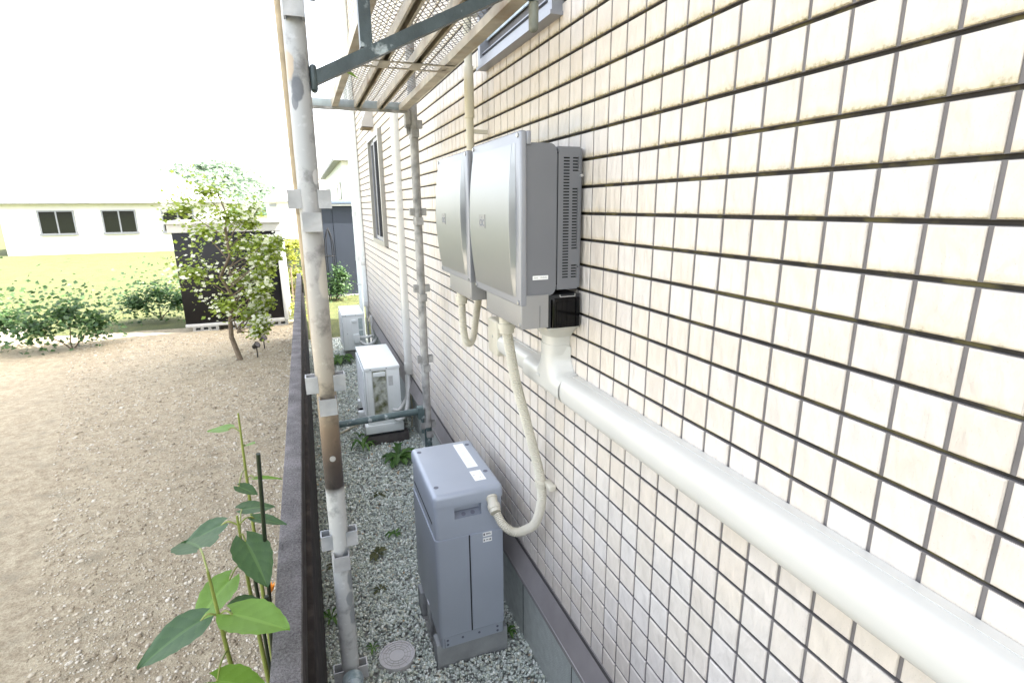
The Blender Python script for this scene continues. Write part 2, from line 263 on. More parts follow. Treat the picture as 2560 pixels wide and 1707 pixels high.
# ------------------------------------------------------------------ mesh helpers
class MB:
    def __init__(s): s.v = []; s.f = []; s.m = []; s.sm = []
    def add(s, vs, fs, mi=0, smooth=False):
        o = len(s.v); s.v += [tuple(v) for v in vs]
        for f in fs: s.f.append([i+o for i in f]); s.m.append(mi); s.sm.append(smooth)
    def box(s, a, b, mi=0):
        x0, y0, z0 = a; x1, y1, z1 = b
        s.add([(x0,y0,z0),(x1,y0,z0),(x1,y1,z0),(x0,y1,z0),(x0,y0,z1),(x1,y0,z1),(x1,y1,z1),(x0,y1,z1)],
              [(0,3,2,1),(4,5,6,7),(0,1,5,4),(1,2,6,5),(2,3,7,6),(3,0,4,7)], mi)
    def bbox(s, a, b, r=.003, seg=2, mi=0, edges=None):
        bm = bmesh.new()
        vs = [bm.verts.new((x, y, z)) for z in (a[2], b[2]) for (x, y) in ((a[0],a[1]),(b[0],a[1]),(b[0],b[1]),(a[0],b[1]))]
        for f in [(0,3,2,1),(4,5,6,7),(0,1,5,4),(1,2,6,5),(2,3,7,6),(3,0,4,7)]: bm.faces.new([vs[i] for i in f])
        es = [e for e in bm.edges if edges is None or edges((e.verts[0].co+e.verts[1].co)/2, (e.verts[1].co-e.verts[0].co).normalized())]
        bmesh.ops.bevel(bm, geom=es, offset=r, segments=seg, profile=.5, affect='EDGES')
        bm.verts.index_update()
        s.add([v.co for v in bm.verts], [[v.index for v in f.verts] for f in bm.faces], mi, True); bm.free()
    def tube(s, pts, r, n=16, mi=0, cap=True, radii=None, smooth=True):
        pts = [Vector(p) for p in pts]; rings = []
        d = (pts[1]-pts[0]).normalized(); a = Vector((0,0,1)) if abs(d.z) < .9 else Vector((1,0,0))
        u = d.cross(a).normalized(); vs = []
        for i, p in enumerate(pts):
            dd = (pts[min(i+1, len(pts)-1)]-pts[max(i-1, 0)]).normalized()
            u = (u-dd*u.dot(dd)).normalized(); w = dd.cross(u); rr = radii[i] if radii else r
            vs += [p+u*rr*math.cos(2*PI*k/n)+w*rr*math.sin(2*PI*k/n) for k in range(n)]
        fs = [(i*n+k, i*n+(k+1)%n, (i+1)*n+(k+1)%n, (i+1)*n+k) for i in range(len(pts)-1) for k in range(n)]
        if cap: fs = fs+[list(range(n))[::-1], list(range(len(vs)-n, len(vs)))]
        s.add(vs, fs, mi, smooth)
    def ring(s, c, r0, r1, z0, z1, n=32, mi=0):
        vs = [(c[0]+r*math.cos(2*PI*k/n), c[1]+r*math.sin(2*PI*k/n), z) for (r, z) in ((r0,z0),(r1,z0),(r1,z1),(r0,z1)) for k in range(n)]
        s.add(vs, [((j%4)*n+k, (j%4)*n+(k+1)%n, ((j+1)%4)*n+(k+1)%n, ((j+1)%4)*n+k) for j in range(4) for k in range(n)], mi, False)
    def prism(s, poly, axis, a, b, mi=0, smooth=False):
        # poly: 2D points in the plane perpendicular to axis; a,b extent
        def P(u, v, w): return {'x': (w, u, v), 'y': (u, w, v), 'z': (u, v, w)}[axis]
        n = len(poly); vs = [P(u, v, a) for u, v in poly]+[P(u, v, b) for u, v in poly]
        s.add(vs, [(k, (k+1)%n, n+(k+1)%n, n+k) for k in range(n)]+[list(range(n))[::-1], list(range(n, 2*n))], mi, smooth)
    def islands(s):
        par = list(range(len(s.v)))
        def fd(a):
            while par[a] != a: par[a] = par[par[a]]; a = par[a]
            return a
        for f in s.f:
            r = fd(f[0])
            for i in f[1:]: par[fd(i)] = r
        g = {}
        for k, f in enumerate(s.f): g.setdefault(fd(f[0]), []).append(k)
        out = []
        for ks in g.values():
            m = MB(); mp = {}
            for k in ks:
                f = []
                for i in s.f[k]:
                    if i not in mp: mp[i] = len(m.v); m.v.append(s.v[i])
                    f.append(mp[i])
                m.f.append(f); m.m.append(s.m[k]); m.sm.append(s.sm[k])
            out.append(m)
        return out
    def build_each(s, name, mats, parent=None):      # every separate piece becomes a part of its own
        return [m.build(name, mats, parent) for m in s.islands()]
    def build(s, name, mats, parent=None, loc=None, autosmooth=True):
        me = bpy.data.meshes.new(name); me.from_pydata(s.v, [], s.f)
        if not isinstance(mats, (list, tuple)): mats = [mats]
        for m in mats: me.materials.append(m)
        me.polygons.foreach_set('material_index', s.m); me.polygons.foreach_set('use_smooth', s.sm)
        me.update()
        bm = bmesh.new(); bm.from_mesh(me); bmesh.ops.recalc_face_normals(bm, faces=bm.faces)
        for e in bm.edges:
            if len(e.link_faces) == 2 and e.calc_face_angle(0) > R(38): e.smooth = False
        bm.to_mesh(me); bm.free()
        o = bpy.data.objects.new(name, me); C.objects.link(o)
        if parent: o.parent = parent; o.matrix_parent_inverse = parent.matrix_basis.inverted()
        return o

def tag(o, label=None, cat=None, group=None, kind=None):
    if label: o['label'] = label
    if cat: o['category'] = cat
    if group: o['group'] = group
    if kind: o['kind'] = kind
    return o
def thing(name, label, cat, loc=(0,0,0), group=None):
    o = bpy.data.objects.new(name, None); C.objects.link(o); o.location = loc; o.empty_display_size = .1
    bpy.context.view_layer.update()
    return tag(o, label, cat, group)
def catmull(pts, n=10):
    P = [Vector(p) for p in pts]; P = [P[0]*2-P[1]]+P+[P[-1]*2-P[-2]]; out = []
    for i in range(1, len(P)-2):
        for k in range(n):
            t = k/n; a, b, c, d = P[i-1:i+3]
            out.append(.5*((2*b)+(c-a)*t+(2*a-5*b+4*c-d)*t*t+(3*b-a-3*c+d)*t**3))
    out.append(P[-2]); return out
def plate_holes(mb, o, u, v, u0, u1, v0, v1, holes, mi=0):
    us = sorted({u0, u1, *[h[0] for h in holes], *[h[1] for h in holes]}); vs = sorted({v0, v1, *[h[2] for h in holes], *[h[3] for h in holes]})
    o = Vector(o); u = Vector(u); v = Vector(v)
    for i in range(len(us)-1):
        for j in range(len(vs)-1):
            cu = (us[i]+us[i+1])/2; cv = (vs[j]+vs[j+1])/2
            if any(h[0] < cu < h[1] and h[2] < cv < h[3] for h in holes): continue
            mb.add([o+u*a+v*b for a, b in ((us[i],vs[j]),(us[i+1],vs[j]),(us[i+1],vs[j+1]),(us[i],vs[j+1]))], [(0,1,2,3)], mi)
def text_mesh(body, size, mat_, name, parent, mtx, extrude=.0003):
    cu = bpy.data.curves.new(name, 'FONT'); cu.body = body; cu.size = size; cu.extrude = extrude; cu.align_x = 'CENTER'; cu.align_y = 'CENTER'
    to = bpy.data.objects.new(name, cu); C.objects.link(to); bpy.context.view_layer.update()
    me = bpy.data.meshes.new_from_object(to); bpy.data.objects.remove(to)
    me.transform(mtx); me.materials.clear(); me.materials.append(mat_)
    o = bpy.data.objects.new(name, me); C.objects.link(o)
    if parent: o.parent = parent; o.matrix_parent_inverse = parent.matrix_basis.inverted()
    return o
def colattr(me, vals):   # per-face grey value -> corner colours
    ca = me.color_attributes.new('Col', 'FLOAT_COLOR', 'CORNER')
    arr = np.ones((len(me.loops), 4), np.float32); i = 0
    tot = np.zeros(len(me.polygons), np.int32); me.polygons.foreach_get('loop_total', tot)
    arr[:, :3] = np.repeat(np.array(vals, np.float32), tot)[:, None]
    ca.data.foreach_set('color', arr.ravel())

# ------------------------------------------------------------------ ground
def sheet(name, x0, y0, x1, y1, z, m, label, nx=1, ny=1, rough=0.0, kind='structure'):
    mb = MB(); 
    for j in range(ny+1):
        for i in range(nx+1):
            x = x0+(x1-x0)*i/nx; y = y0+(y1-y0)*j/ny
            mb.v.append((x, y, z+(noise.noise(Vector((x*1.3, y*1.3, 0)))*rough+noise.noise(Vector((x*9, y*9, 3)))*rough*.35 if rough else 0)))
    for j in range(ny):
        for i in range(nx):
            a = j*(nx+1)+i; mb.f.append([a, a+1, a+nx+2, a+nx+1]); mb.m.append(0); mb.sm.append(True)
    o = mb.build(name, m); return tag(o, label, 'ground', kind=kind)
sheet('ground', -400, -200, 400, 600, -.09, M_grass, 'wide green ground reaching the horizon')
sheet('soil', -4.5, -1.5, -.115, 10.6, -.02, M_soil, 'sandy bare soil of the garden bed left of the low wall', 90, 240, .03)
sheet('paving', -14, -3, -4.5, 12, -.03, mat('warm_paving', (.50, .44, .35), .9, 0, .1, 3), 'pale paved yard beyond the soil')
sheet('gravel_bed', -.12, -1.0, .85, 8.56, -.012, M_grav, 'fine dark bed under the crushed stone')
sheet('lawn', -.12, 8.62, 3.2, 12.9, 0, M_grass, 'yellow green lawn in front of the dark outbuilding', 60, 60, .02)
mb = MB(); mb.bbox((-.12, 8.54, -.05), (.85, 8.62, .02), .005)
tag(mb.build('edging_kerb', M_conc), 'narrow concrete kerb between the gravel strip and the lawn', 'kerb', kind='structure')

def gravel():
    rs = np.random.RandomState(5)
    ico = bmesh.new(); bmesh.ops.create_icosphere(ico, subdivisions=1, radius=1)
    bv = np.array([v.co[:] for v in ico.verts]); bf = np.array([[v.index for v in f.verts] for f in ico.faces]); ico.free()
    sets = []
    def region(x0, x1, y0, y1, dens, r0, r1):
        n = int((x1-x0)*(y1-y0)*dens)
        return np.c_[rs.uniform(x0, x1, n), rs.uniform(y0, y1, n), rs.uniform(r0, r1, n)*rs.choice([.75, 1, 1, 1.35], n)]
    A = np.concatenate([region(-.09, .80, .9, 3.4, 13500, .0045, .008), region(-.09, .80, 3.4, 5.2, 6500, .006, .010), region(-.09, .80, 5.2, 8.54, 3300, .008, .013)])
    # keep stones out of blocks and lid
    keep = np.ones(len(A), bool)
    keep &= ~((A[:,0] > .375) & (A[:,0] < .705) & (A[:,1] > 1.94) & (A[:,1] < 2.38))
    keep &= ~(((A[:,0]-.215)**2+(A[:,1]-2.08)**2) < .083**2)
    keep &= ~((A[:,0] > .35) & (A[:,0] < .66) & (A[:,1] > 4.40) & (A[:,1] < 5.18))
    A = A[keep]; n = len(A); nv = len(bv)
    q = rs.normal(size=(n, 4)); q /= np.linalg.norm(q, axis=1)[:, None]
    w, x, y, z = q.T
    Rm = np.stack([1-2*(y*y+z*z), 2*(x*y-z*w), 2*(x*z+y*w), 2*(x*y+z*w), 1-2*(x*x+z*z), 2*(y*z-x*w), 2*(x*z-y*w), 2*(y*z+x*w), 1-2*(x*x+y*y)], 1).reshape(n, 3, 3)
    sc = np.stack([rs.uniform(.85, 1.5, n), rs.uniform(.75, 1.15, n), rs.uniform(.5, .95, n)], 1)*A[:, 2:3]
    V = bv[None]*(1+rs.uniform(-.26, .26, (n, nv, 1)))
    V = V*sc[:, None]; V = np.einsum('nij,nkj->nki', Rm, V)
    pos = np.stack([A[:,0], A[:,1], rs.uniform(-.006, .010, n)+.004*np.sin(A[:,0]*9+A[:,1]*5)], 1)
    V = (V+pos[:, None]).reshape(-1, 3)
    Fi = (bf[None]+(np.arange(n)*nv)[:, None, None]).reshape(-1, 3)
    me = bpy.data.meshes.new('gravel'); me.vertices.add(len(V)); me.vertices.foreach_set('co', V.ravel())
    me.loops.add(Fi.size); me.loops.foreach_set('vertex_index', Fi.ravel().astype(np.int32))
    me.polygons.add(len(Fi)); me.polygons.foreach_set('loop_start', np.arange(0, Fi.size, 3, dtype=np.int32))
    me.update(calc_edges=True); me.validate()
    pal = np.array([1.50, 1.52, 1.46])*np.array([(.36,.39,.38),(.44,.47,.46),(.30,.33,.31),(.52,.54,.53),(.38,.40,.35),(.42,.42,.38),(.26,.29,.28),(.46,.50,.48),(.62,.63,.62),(.40,.31,.22),(.20,.22,.22)])
    idx = rs.choice(len(pal), n, p=[.17,.17,.14,.12,.12,.09,.07,.06,.03,.01,.02])
    col = pal[idx]*rs.uniform(.90, 1.08, (n, 1))
    ca = me.color_attributes.new('Col', 'FLOAT_COLOR', 'POINT')
    arr = np.ones((n*nv, 4), np.float32); arr[:, :3] = np.repeat(col, nv, 0); ca.data.foreach_set('color', arr.ravel())
    me.materials.append(M_stone)
    o = bpy.data.objects.new('gravel', me); C.objects.link(o)
    tag(o, 'grey green crushed stone gravel strip beside the house', 'gravel', kind='stuff')
gravel()

def crumbs():
    rs = np.random.RandomState(12); ico = bmesh.new(); bmesh.ops.create_icosphere(ico, subdivisions=1, radius=1)
    bv = np.array([v.co[:] for v in ico.verts]); bf = np.array([[v.index for v in f.verts] for f in ico.faces]); ico.free()
    n = 26000; d = 1.2+8.6*rs.random(n)**1.5; A = np.c_[-.17-rs.random(n)**1.3*(.4+d*.30), d, rs.uniform(.0022, .0055, n)*(1+d*.10)*rs.choice([.7, 1, 1, 1.5, 2.2], n, p=[.35,.3,.2,.11,.04])]
    nv = len(bv); sc = np.stack([rs.uniform(.8, 1.4, n), rs.uniform(.8, 1.4, n), rs.uniform(.5, .9, n)], 1)*A[:, 2:3]
    V = bv[None]*(1+rs.uniform(-.3, .3, (n, nv, 1)))*sc[:, None]
    z = np.array([noise.noise(Vector((x*1.3, y*1.3, 0)))*.03+noise.noise(Vector((x*9, y*9, 3)))*.0105 for x, y in A[:, :2]])-.019
    V = (V+np.stack([A[:,0], A[:,1], z], 1)[:, None]).reshape(-1, 3); Fi = bf[None]+(np.arange(n)*nv)[:, None, None]; Fi = Fi.reshape(-1, 3)
    me = bpy.data.meshes.new('soil_crumbs'); me.vertices.add(len(V)); me.vertices.foreach_set('co', V.ravel())
    me.loops.add(Fi.size); me.loops.foreach_set('vertex_index', Fi.ravel().astype(np.int32)); me.polygons.add(len(Fi)); me.polygons.foreach_set('loop_start', np.arange(0, Fi.size, 3, dtype=np.int32)); me.update(calc_edges=True)
    pal = np.array([(.44,.39,.30),(.34,.29,.21),(.52,.48,.40),(.24,.20,.14),(.46,.42,.34),(.40,.35,.26)]); col = pal[rs.randint(0, 6, n)]
    ca = me.color_attributes.new('Col', 'FLOAT_COLOR', 'POINT'); arr = np.ones((n*nv, 4), np.float32); arr[:, :3] = np.repeat(col, nv, 0); ca.data.foreach_set('color', arr.ravel())
    me.materials.append(M_stone); o = bpy.data.objects.new('soil_crumbs', me); C.objects.link(o); tag(o, 'small clods and pebbles strewn over the sandy soil', 'pebbles', kind='stuff')
crumbs()

# ------------------------------------------------------------------ the house
WX = .78; YE = 7.93; YS = -3.0; ZT = 5.6
house = thing('tiled_house', 'house with cream square tile wall and dark joints along the gravel strip', 'house', (2, 3, 0))
ZB = Z0-17*P_   # bottom of the tiles
def in_window(y, z): return (1.63 < y < 2.31 and 2.60 < z < 3.7) or (5.52 < y < 6.36 and 1.63 < z < 2.70)
def tiles():
    j0 = int(math.ceil((YS-Y0)/P_)); j1 = int((YE-Y0)/P_); V = []; Fc = []
    rs = random.Random(3); g = .0036; ch = .0020; d = .006
    for j in range(j0, j1):
        for i in range(-17, int((ZT-Z0)/P_)):
            y0 = Y0+j*P_; z0 = Z0+i*P_
            if in_window(y0+P_/2, z0+P_/2): continue
            ya, yb = y0+g, y0+P_-g; za, zb = z0+g*1.25, z0+P_-g*1.25
            o = len(V); t = [rs.uniform(-.0006, .0006) for _ in range(4)]
            V += [(WX+d, ya, za), (WX+d, yb, za), (WX+d, yb, zb), (WX+d, ya, zb)]
            V += [(WX+ch*.8, ya, za), (WX+ch*.8, yb, za), (WX+ch*.8, yb, zb), (WX+ch*.8, ya, zb)]
            V += [(WX+t[0], ya+ch, za+ch), (WX+t[1], yb-ch, za+ch), (WX+t[2], yb-ch, zb-ch), (WX+t[3], ya+ch, zb-ch)]
            for a in range(4):
                b = (a+1) % 4
                Fc.append((o+b, o+a, o+4+a, o+4+b)); Fc.append((o+4+b, o+4+a, o+8+a, o+8+b))
            Fc.append((o+11, o+10, o+9, o+8))
    me = bpy.data.meshes.new('tile_cladding'); me.from_pydata(V, [], Fc); me.materials.append(M_tile); me.update()
    o = bpy.data.objects.new('tile_cladding', me); C.objects.link(o); o.parent = house; o.matrix_parent_inverse = house.matrix_basis.inverted()
    o['label'] = 'cream stone textured square tiles stained along their lower edges'
    mb = MB()
    for i in range(-17, int((ZT-Z0)/P_)):
        z0 = Z0+i*P_; mb.box((WX+.0035, YS, z0+.0034), (WX+.03, YE-.03, z0+P_-.0034), 0)
    mb.box((WX+.010, YS, ZB-.004), (WX+.028, YE-.032, ZT), 1)
    b = mb.build('wall_backing', [M_grout, M_groove], house)
tiles()
mb = MB(); mb.box((.81, -9, ZB), (8.5, YE-.01, ZT)); mb.build('wall', M_wallw, house)  # unseen stretch behind the camera is added to darken what the inverters reflect
mb = MB(); mb.box((.80, YS+.02, -.2), (8.4, YE-.03, ZB-.02))
fo = mb.build('foundation', M_found, house)
mb = MB()
for y in (-.9, -.2, .6, 1.49, 1.984, 3.3, 4.1, 5.0, 5.9, 6.8, 7.5): mb.box((.7985, y-.002, 0), (.801, y+.002, .42))
mb.build_each('foundation_joint', M_dark, house)
# flashing: dark vertical upstand, bright bead, sloped shelf and drip lip
mb = MB()
prof = [(.795, .535), (.7795, .533), (.7775, .519), (.776, .519), (.775, .516), (.742, .4385), (.740, .437), (.740, .417), (.742, .415), (.743, .417), (.743, .434), (.80, .47), (.80, .535)]
mb.prism([(x, z) for x, z in prof], 'y', YS, YE)
fl = mb.build('base_flashing', [M_flash], house)
mb = MB(); mb.box((.7755, YS, .5195), (.7790, YE, .5325)); mb.build('flashing_upstand', M_flashd, house)
mb = MB()
for y in (-.4, 2.6, 5.15): mb.box((.7385, y-.015, .4165), (.7398, y+.015, .438))
mb.build_each('flashing_joint', M_flash, house)
# corner trim and roof
mb = MB(); mb.bbox((.748, YE-.03, .42), (.81, YE+.035, ZT), .004)
mb.build('corner_trim', M_whiteo, house)
mb = MB(); mb.prism([(.15, ZT+.02), (.15, ZT+.2), (4.6, ZT+2.2), (9.2, ZT+.2), (9.2, ZT+.02)], 'y', -9.5, YE+.45)
mb.build('roof', M_roof, house)
# upper jalousie window
def frame_rect(mb, x0, x1, y0, y1, z0, z1, w, mi=0):
    mb.box((x0, y0, z0), (x1, y1, z0+w), mi); mb.box((x0, y0, z1-w), (x1, y1, z1), mi)
    mb.box((x0, y0, z0+w), (x1, y0+w, z1-w), mi); mb.box((x0, y1-w, z0+w), (x1, y1, z1-w), mi)
mb = MB(); frame_rect(mb, .745, .80, 1.605, 2.325, 2.555, 3.75, .028)
mb.box((.738, 1.60, 2.545), (.80, 2.33, 2.556)); mb.box((.762, 1.633, 2.583), (.80, 2.297, 2.60)); mb.box((.752, 1.633, 2.600), (.775, 2.297, 2.604))
w = mb.build('window_frame', M_framew, house); w['label'] = 'pale grey aluminium frame of the upper window'
mb = MB()
for k in range(9):
    z = 2.65+k*.115; mb.prism([(.772, z), (.776, z-.001), (.792, z+.118), (.788, z+.119)], 'y', 1.64, 2.29)
mb.build_each('glass_louvre', mat('pebbled_glass', (.42, .50, .55), .35, .1, .3, 60, bump=.5, bscale=90), w)
mb = MB(); mb.box((.792, 1.633, 2.60), (.80, 2.297, 3.72)); mb.build('insect_screen', mat('screen', (.16, .12, .10), .8), w)
# far sliding window
mb = MB(); frame_rect(mb, .742, .80, 5.50, 6.38, 1.61, 2.72, .05)
w = mb.build('window_frame', M_frame, house); w['label'] = 'bronze framed sliding window near the far corner'
mb = MB(); frame_rect(mb, .758, .78, 5.55, 5.97, 1.66, 2.67, .035); frame_rect(mb, .772, .792, 5.95, 6.33, 1.66, 2.67, .035); mb.build_each('sash', M_framew, w)
mb = MB(); mb.box((.781, 5.985, 1.695), (.785, 6.295, 2.635)); mb.build('pane', M_glass, w)
mb = MB(); mb.box((.7665, 5.585, 1.695), (.772, 5.935, 2.635)); mb.build('insect_screen', mat('dark_screen', (.006, .006, .007), .9, spec=.2), w)
# vent hood
mb = MB(); mb.prism([(.78, 2.80), (.66, 2.80), (.66, 2.835), (.74, 3.02), (.78, 3.03)], 'y', 6.02, 6.26)
v = mb.build('vent_hood', mat('vent_grey', (.50, .48, .46), .5, .2, .1), house)
mb = MB(); mb.box((.67, 6.035, 2.795), (.77, 6.245, 2.799))
mb.build('vent_opening', M_dark, v)
mb = MB()
for k in range(7): y = 6.045+k*.03; mb.box((.665, y, 2.788), (.775, y+.012, 2.796))
mb.build_each('vent_slat', M_tan, v)

# ------------------------------------------------------------------ pipes on the wall
# corner downpipe
t = thing('downpipe', 'white round rain downpipe at the far corner of the tiled house', 'downpipe', (.70, 8.05, 0))
mb = MB(); mb.tube([(.70, 8.05, .12), (.70, 8.05, 5.5)], .032, 20); mb.build('pipe', M_white, t)
mb = MB()
for z in (1.28, 1.9, 3.3): mb.tube([(.70, 8.05, z-.03), (.70, 8.05, z+.03)], .036, 20)
mb.build_each('collar', M_whiteo, t)
mb = MB()
for z in (.9, 2.5): mb.ring((.70, 8.05), .034, .040, z, z+.02, 20); mb.box((.735, 8.04, z+.003), (.78, 8.06, z+.015))
mb.build_each('bracket', M_whiteo, t)
# small grey trim pipe beside it
t = thing('drain_pipe', 'slim white square downpipe beside the corner trim of the tiled wall', 'drain pipe', (.735, 7.86, 0))
mb = MB(); mb.bbox((.715, 7.80, .62), (.772, 7.86, 5.4), .006); mb.build('pipe', M_white, t)
mb = MB(); mb.bbox((.711, 7.796, 1.2), (.7725, 7.864, 1.26), .006); mb.bbox((.711, 7.796, .62), (.7725, 7.864, .69), .006); mb.build_each('collar', M_whiteo, t)
mb = MB(); mb.tube([(.745, 7.83, .05), (.745, 7.83, .63)], .018, 14); mb.build('lower_pipe', M_whiteo, t)

# AC line duct on the wall
t = thing('line_cover', 'tall white line cover running down the tile wall to the nearer air conditioner', 'pipe cover', (.75, 4.55, .6))
def dprof(yc, wy, dx, n=10, x1=.78):
    return [(x1, yc-wy/2)]+[(x1-dx*(.35+.65*math.sin(PI*k/n)) , yc-wy/2*math.cos(PI*k/n)) for k in range(n+1)]+[(x1, yc+wy/2)]
mb = MB(); mb.prism(dprof(4.57, .088, .058), 'z', .64, 2.68, smooth=True); mb.build('cover', M_duct, t)
mb = MB(); mb.prism(dprof(4.57, .082, .052), 'z', 2.68, 2.72, smooth=True); mb.prism(dprof(4.57, .06, .035), 'z', 2.72, 2.745, smooth=True); mb.build('end_cap', M_duct, t)
mb = MB(); mb.prism(dprof(4.57, .096, .064), 'z', .595, .665, smooth=True); mb.prism(dprof(4.57, .08, .055), 'z', .565, .595, smooth=True); mb.build('lower_collar', M_duct, t)
p = catmull([(.748, 4.57, .60), (.745, 4.55, .50), (.725, 4.50, .38), (.70, 4.44, .30), (.655, 4.36, .25), (.61, 4.34, .235), (.575, 4.40, .245)], 8)
mb = MB(); mb.tube(p, .019, 14)
mb.tube(catmull([(.735, 4.58, .55), (.72, 4.54, .38), (.68, 4.46, .34), (.62, 4.37, .315), (.575, 4.40, .31)], 8), .014, 12); mb.build_each('insulated_pipe', M_whiteo, t)
mb = MB(); mb.tube(catmull([(.76, 4.60, .60), (.765, 4.6, .4), (.775, 4.62, .2), (.77, 4.66, .02)], 8), .007, 10); mb.build('earth_cable', M_creamy, t)

# cream conduit above smaller inverter
t = thing('conduit_pipe', 'cream vertical conduit rising up the tile wall from the smaller inverter', 'conduit', (.69, 2.335, 2.19))
mb = MB(); mb.tube([(.705, 2.335, 2.18), (.705, 2.335, 5.2)], .0165, 20); mb.build('pipe', M_creamy, t)
mb = MB(); mb.tube([(.705, 2.335, 2.36), (.705, 2.335, 2.56)], .0205, 20); mb.build('coupling', M_creamy, t)
mb = MB()
for z in (2.75, 2.3): mb.box((.72, 2.325, z), (.78, 2.345, z+.015))
mb.build_each('saddle', M_cream, t)

# ------------------------------------------------------------------ inverters
def inverter(name, label, YA, YB, zt, zb, boxYB, detail, logo, group):
    """front faces -X at x=.572, near side at y=YA"""
    xf = .572; t = thing(name, label, 'inverter', (.68, (YA+YB)/2, zb), group)
    # front plate with raised rim
    mb = MB(); mb.bbox((xf, YA, zb), (xf+.022, YB, zt), .006, 3)
    mb.bbox((xf+.020, YA-.001, zt-.036), (xf+.034, YA+.02, zt-.0005), .003)
    mb.build('front_plate', M_silver2, t)
    # domed cover
    mb = MB(); n = 24; ya, yb = YA+.055, YB-.014; z0, z1 = zb+.026, zt-.030; vs = []
    for k in range(n+1):
        s = k/n; z = z0+(z1-z0)*s; b = .0025+.019*math.sin(PI*s)**.9
        bi = .022
        row = [(xf-.0005, ya-.022), (xf-b*.55, ya-.020+.004), (xf-b, ya), (xf-b-.0006, (ya*.6+yb*.4)), (xf-b-.0006, (ya*.4+yb*.6)), (xf-b, yb-.002), (xf-.0005, yb)]
        ye = ya-.018*math.sin(PI*s)
        row = [(xf+.002, ya-.0215), (xf-.0008, ya-.0210), (xf-b+.0012, ye-.0012), (xf-b, ye), (xf-b, yb-.004), (xf+.002, yb)]
        vs += [(x, y, z) for x, y in row]
    m_ = 6
    for a in range(m_-1): mb.add([vs[k*m_+a+j] for k in range(n+1) for j in (0, 1)], [(2*k, 2*k+1, 2*k+3, 2*k+2) for k in range(n)], 0, True)
    mb.add(vs[:m_], [list(range(m_))]); mb.add(vs[-m_:], [list(range(m_))])
    cov = mb.build('front_cover', M_silver, t)
    # body
    xs = .687
    mb = MB(); mb.bbox((xf+.018, YA+.006, zb+.028), (xs, YB-.006, zt-.030), .022, 5, edges=lambda c, d: abs(d.y) > .9 and c.x > xs-.001)
    mb.bbox((xf+.02, YA+.0075, zb+.034), (xs+.003, YB-.01, zt-.04), .020, 4, edges=lambda c, d: abs(d.y) > .9 and c.x > xs)
    mb.build('casing', M_bodyg, t)
    # vented rear section
    zc0, zc1 = zb+.044, zt-.038; mb = MB(); x1 = .7705
    if detail:
        holes = []; nz = 41; dz = .00845; ztop = zc1-.030
        for k in range(nz):
            z = ztop-k*dz
            holes.append((.7075, .7265, z-.0024, z+.0016))
            if k < 5 or 10 <= k < 31 or k >= 36: holes.append((.7365, .7555, z-.0024, z+.0016))
        plate_holes(mb, (0, YA+.004, 0), (1,0,0), (0,0,1), xs+.004, x1-.012, zc0+.012, zc1-.012, holes)
        # rounded outer edge around the perforated field
        fld = (xs+.004, x1-.012, zc0+.012, zc1-.012)
        mb.box((xs+.004, YA+.004, zc0), (x1-.012, YA+.03, zc0+.012)); mb.box((xs+.004, YA+.004, zc1-.012), (x1-.012, YA+.03, zc1))
        mb.prism([(x1-.012, YA+.004), (x1-.006, YA+.0045), (x1-.001, YA+.009), (x1, YA+.016), (x1, YA+.03), (x1-.012, YA+.03)], 'z', zc0+.004, zc1-.004, smooth=False)
        mb.box((xs+.0035, YA+.032, zc0), (x1, YB-.01, zc1))
        v = mb.build('vented_casing', M_bodyg, t)
        mb = MB(); mb.box((xs+.006, YA+.014, zc0+.014), (x1-.013, YA+.030, zc1-.014)); mb.build('vent_interior', M_dark, v)
        mb = MB(); mb.tube([(.764, YA+.006, zc1-.078), (.764, YA-.002, zc1-.078)], .0045, 12); mb.build_each('screw', M_screw, v)
        mb = MB(); mb.tube([(.759, YA+.006, zc0+.066), (.759, YA+.0036, zc0+.066)], .0022, 10); mb.build('screw_hole', M_dark, v)
    else:
        mb.bbox((xs+.0035, YA+.004, zc0), (x1, YB-.01, zc1), .008, 3); mb.build('vented_casing', M_bodyg, t)
    # lower wiring box
    mb = MB(); mb.bbox((xf+.002, YA+.001, zb-.068), (.662, boxYB, zb+.032), .006, 3, edges=lambda c, d: c.x < xf+.01)
    b = mb.build('wiring_box', M_silver2 if False else mat(name+'_lower', (.30, .295, .29), .42, .3, .03), t)
    mb = MB(); mb.box((.634, YA+.0002, zb-.066), (.6348, YA+.002, zb+.0)); mb.build('box_seam', M_dark, b)
    mb = MB()
    for y in (YA+.012, boxYB-.012): mb.tube([(xf+.004, y, zb-.056), (xf-.0015, y, zb-.056)], .0042, 12)
    mb.build_each('screw', M_screw, b)
    mb = MB()
    for y in (YA+.014, YB-.012):
        for z in (zt-.012, zb+.012): mb.tube([(xf+.002, y, z), (xf-.0035, y, z)], .0050, 14)
    mb.build_each('screw', M_screw, t)
    mb = MB()
    for y in (YA+.014, YB-.012):
        for z in (zt-.012, zb+.012): mb.tube([(xf+.002, y, z), (xf-.0006, y, z)], .0072, 16)
    mb.build_each('screw_washer', M_bodyg, t)
    # logo plate on the cover
    y0, y1, z0_, z1_ = logo; zc = (z0_+z1_)/2; s = (zc-(zb+.026))/((zt-.030)-(zb+.026)); bx = xf-(.0025+.019*math.sin(PI*s)**.9)-.0002
    mb = MB(); mb.box((bx-.0012, y0, z0_), (bx+.0012, y1, z1_)); lp = mb.build('logo_plate', mat(name+'_logo', (.27, .27, .265), .5, .3), t)
    mtx = Matrix.Translation((bx-.0014, (y0+y1)/2, zc-.001)) @ Matrix(((0,0,-1),(-1,0,0),(0,1,0))).to_4x4()
    text_mesh('cic', .046, M_boxd, 'logo', lp, mtx)
    return t
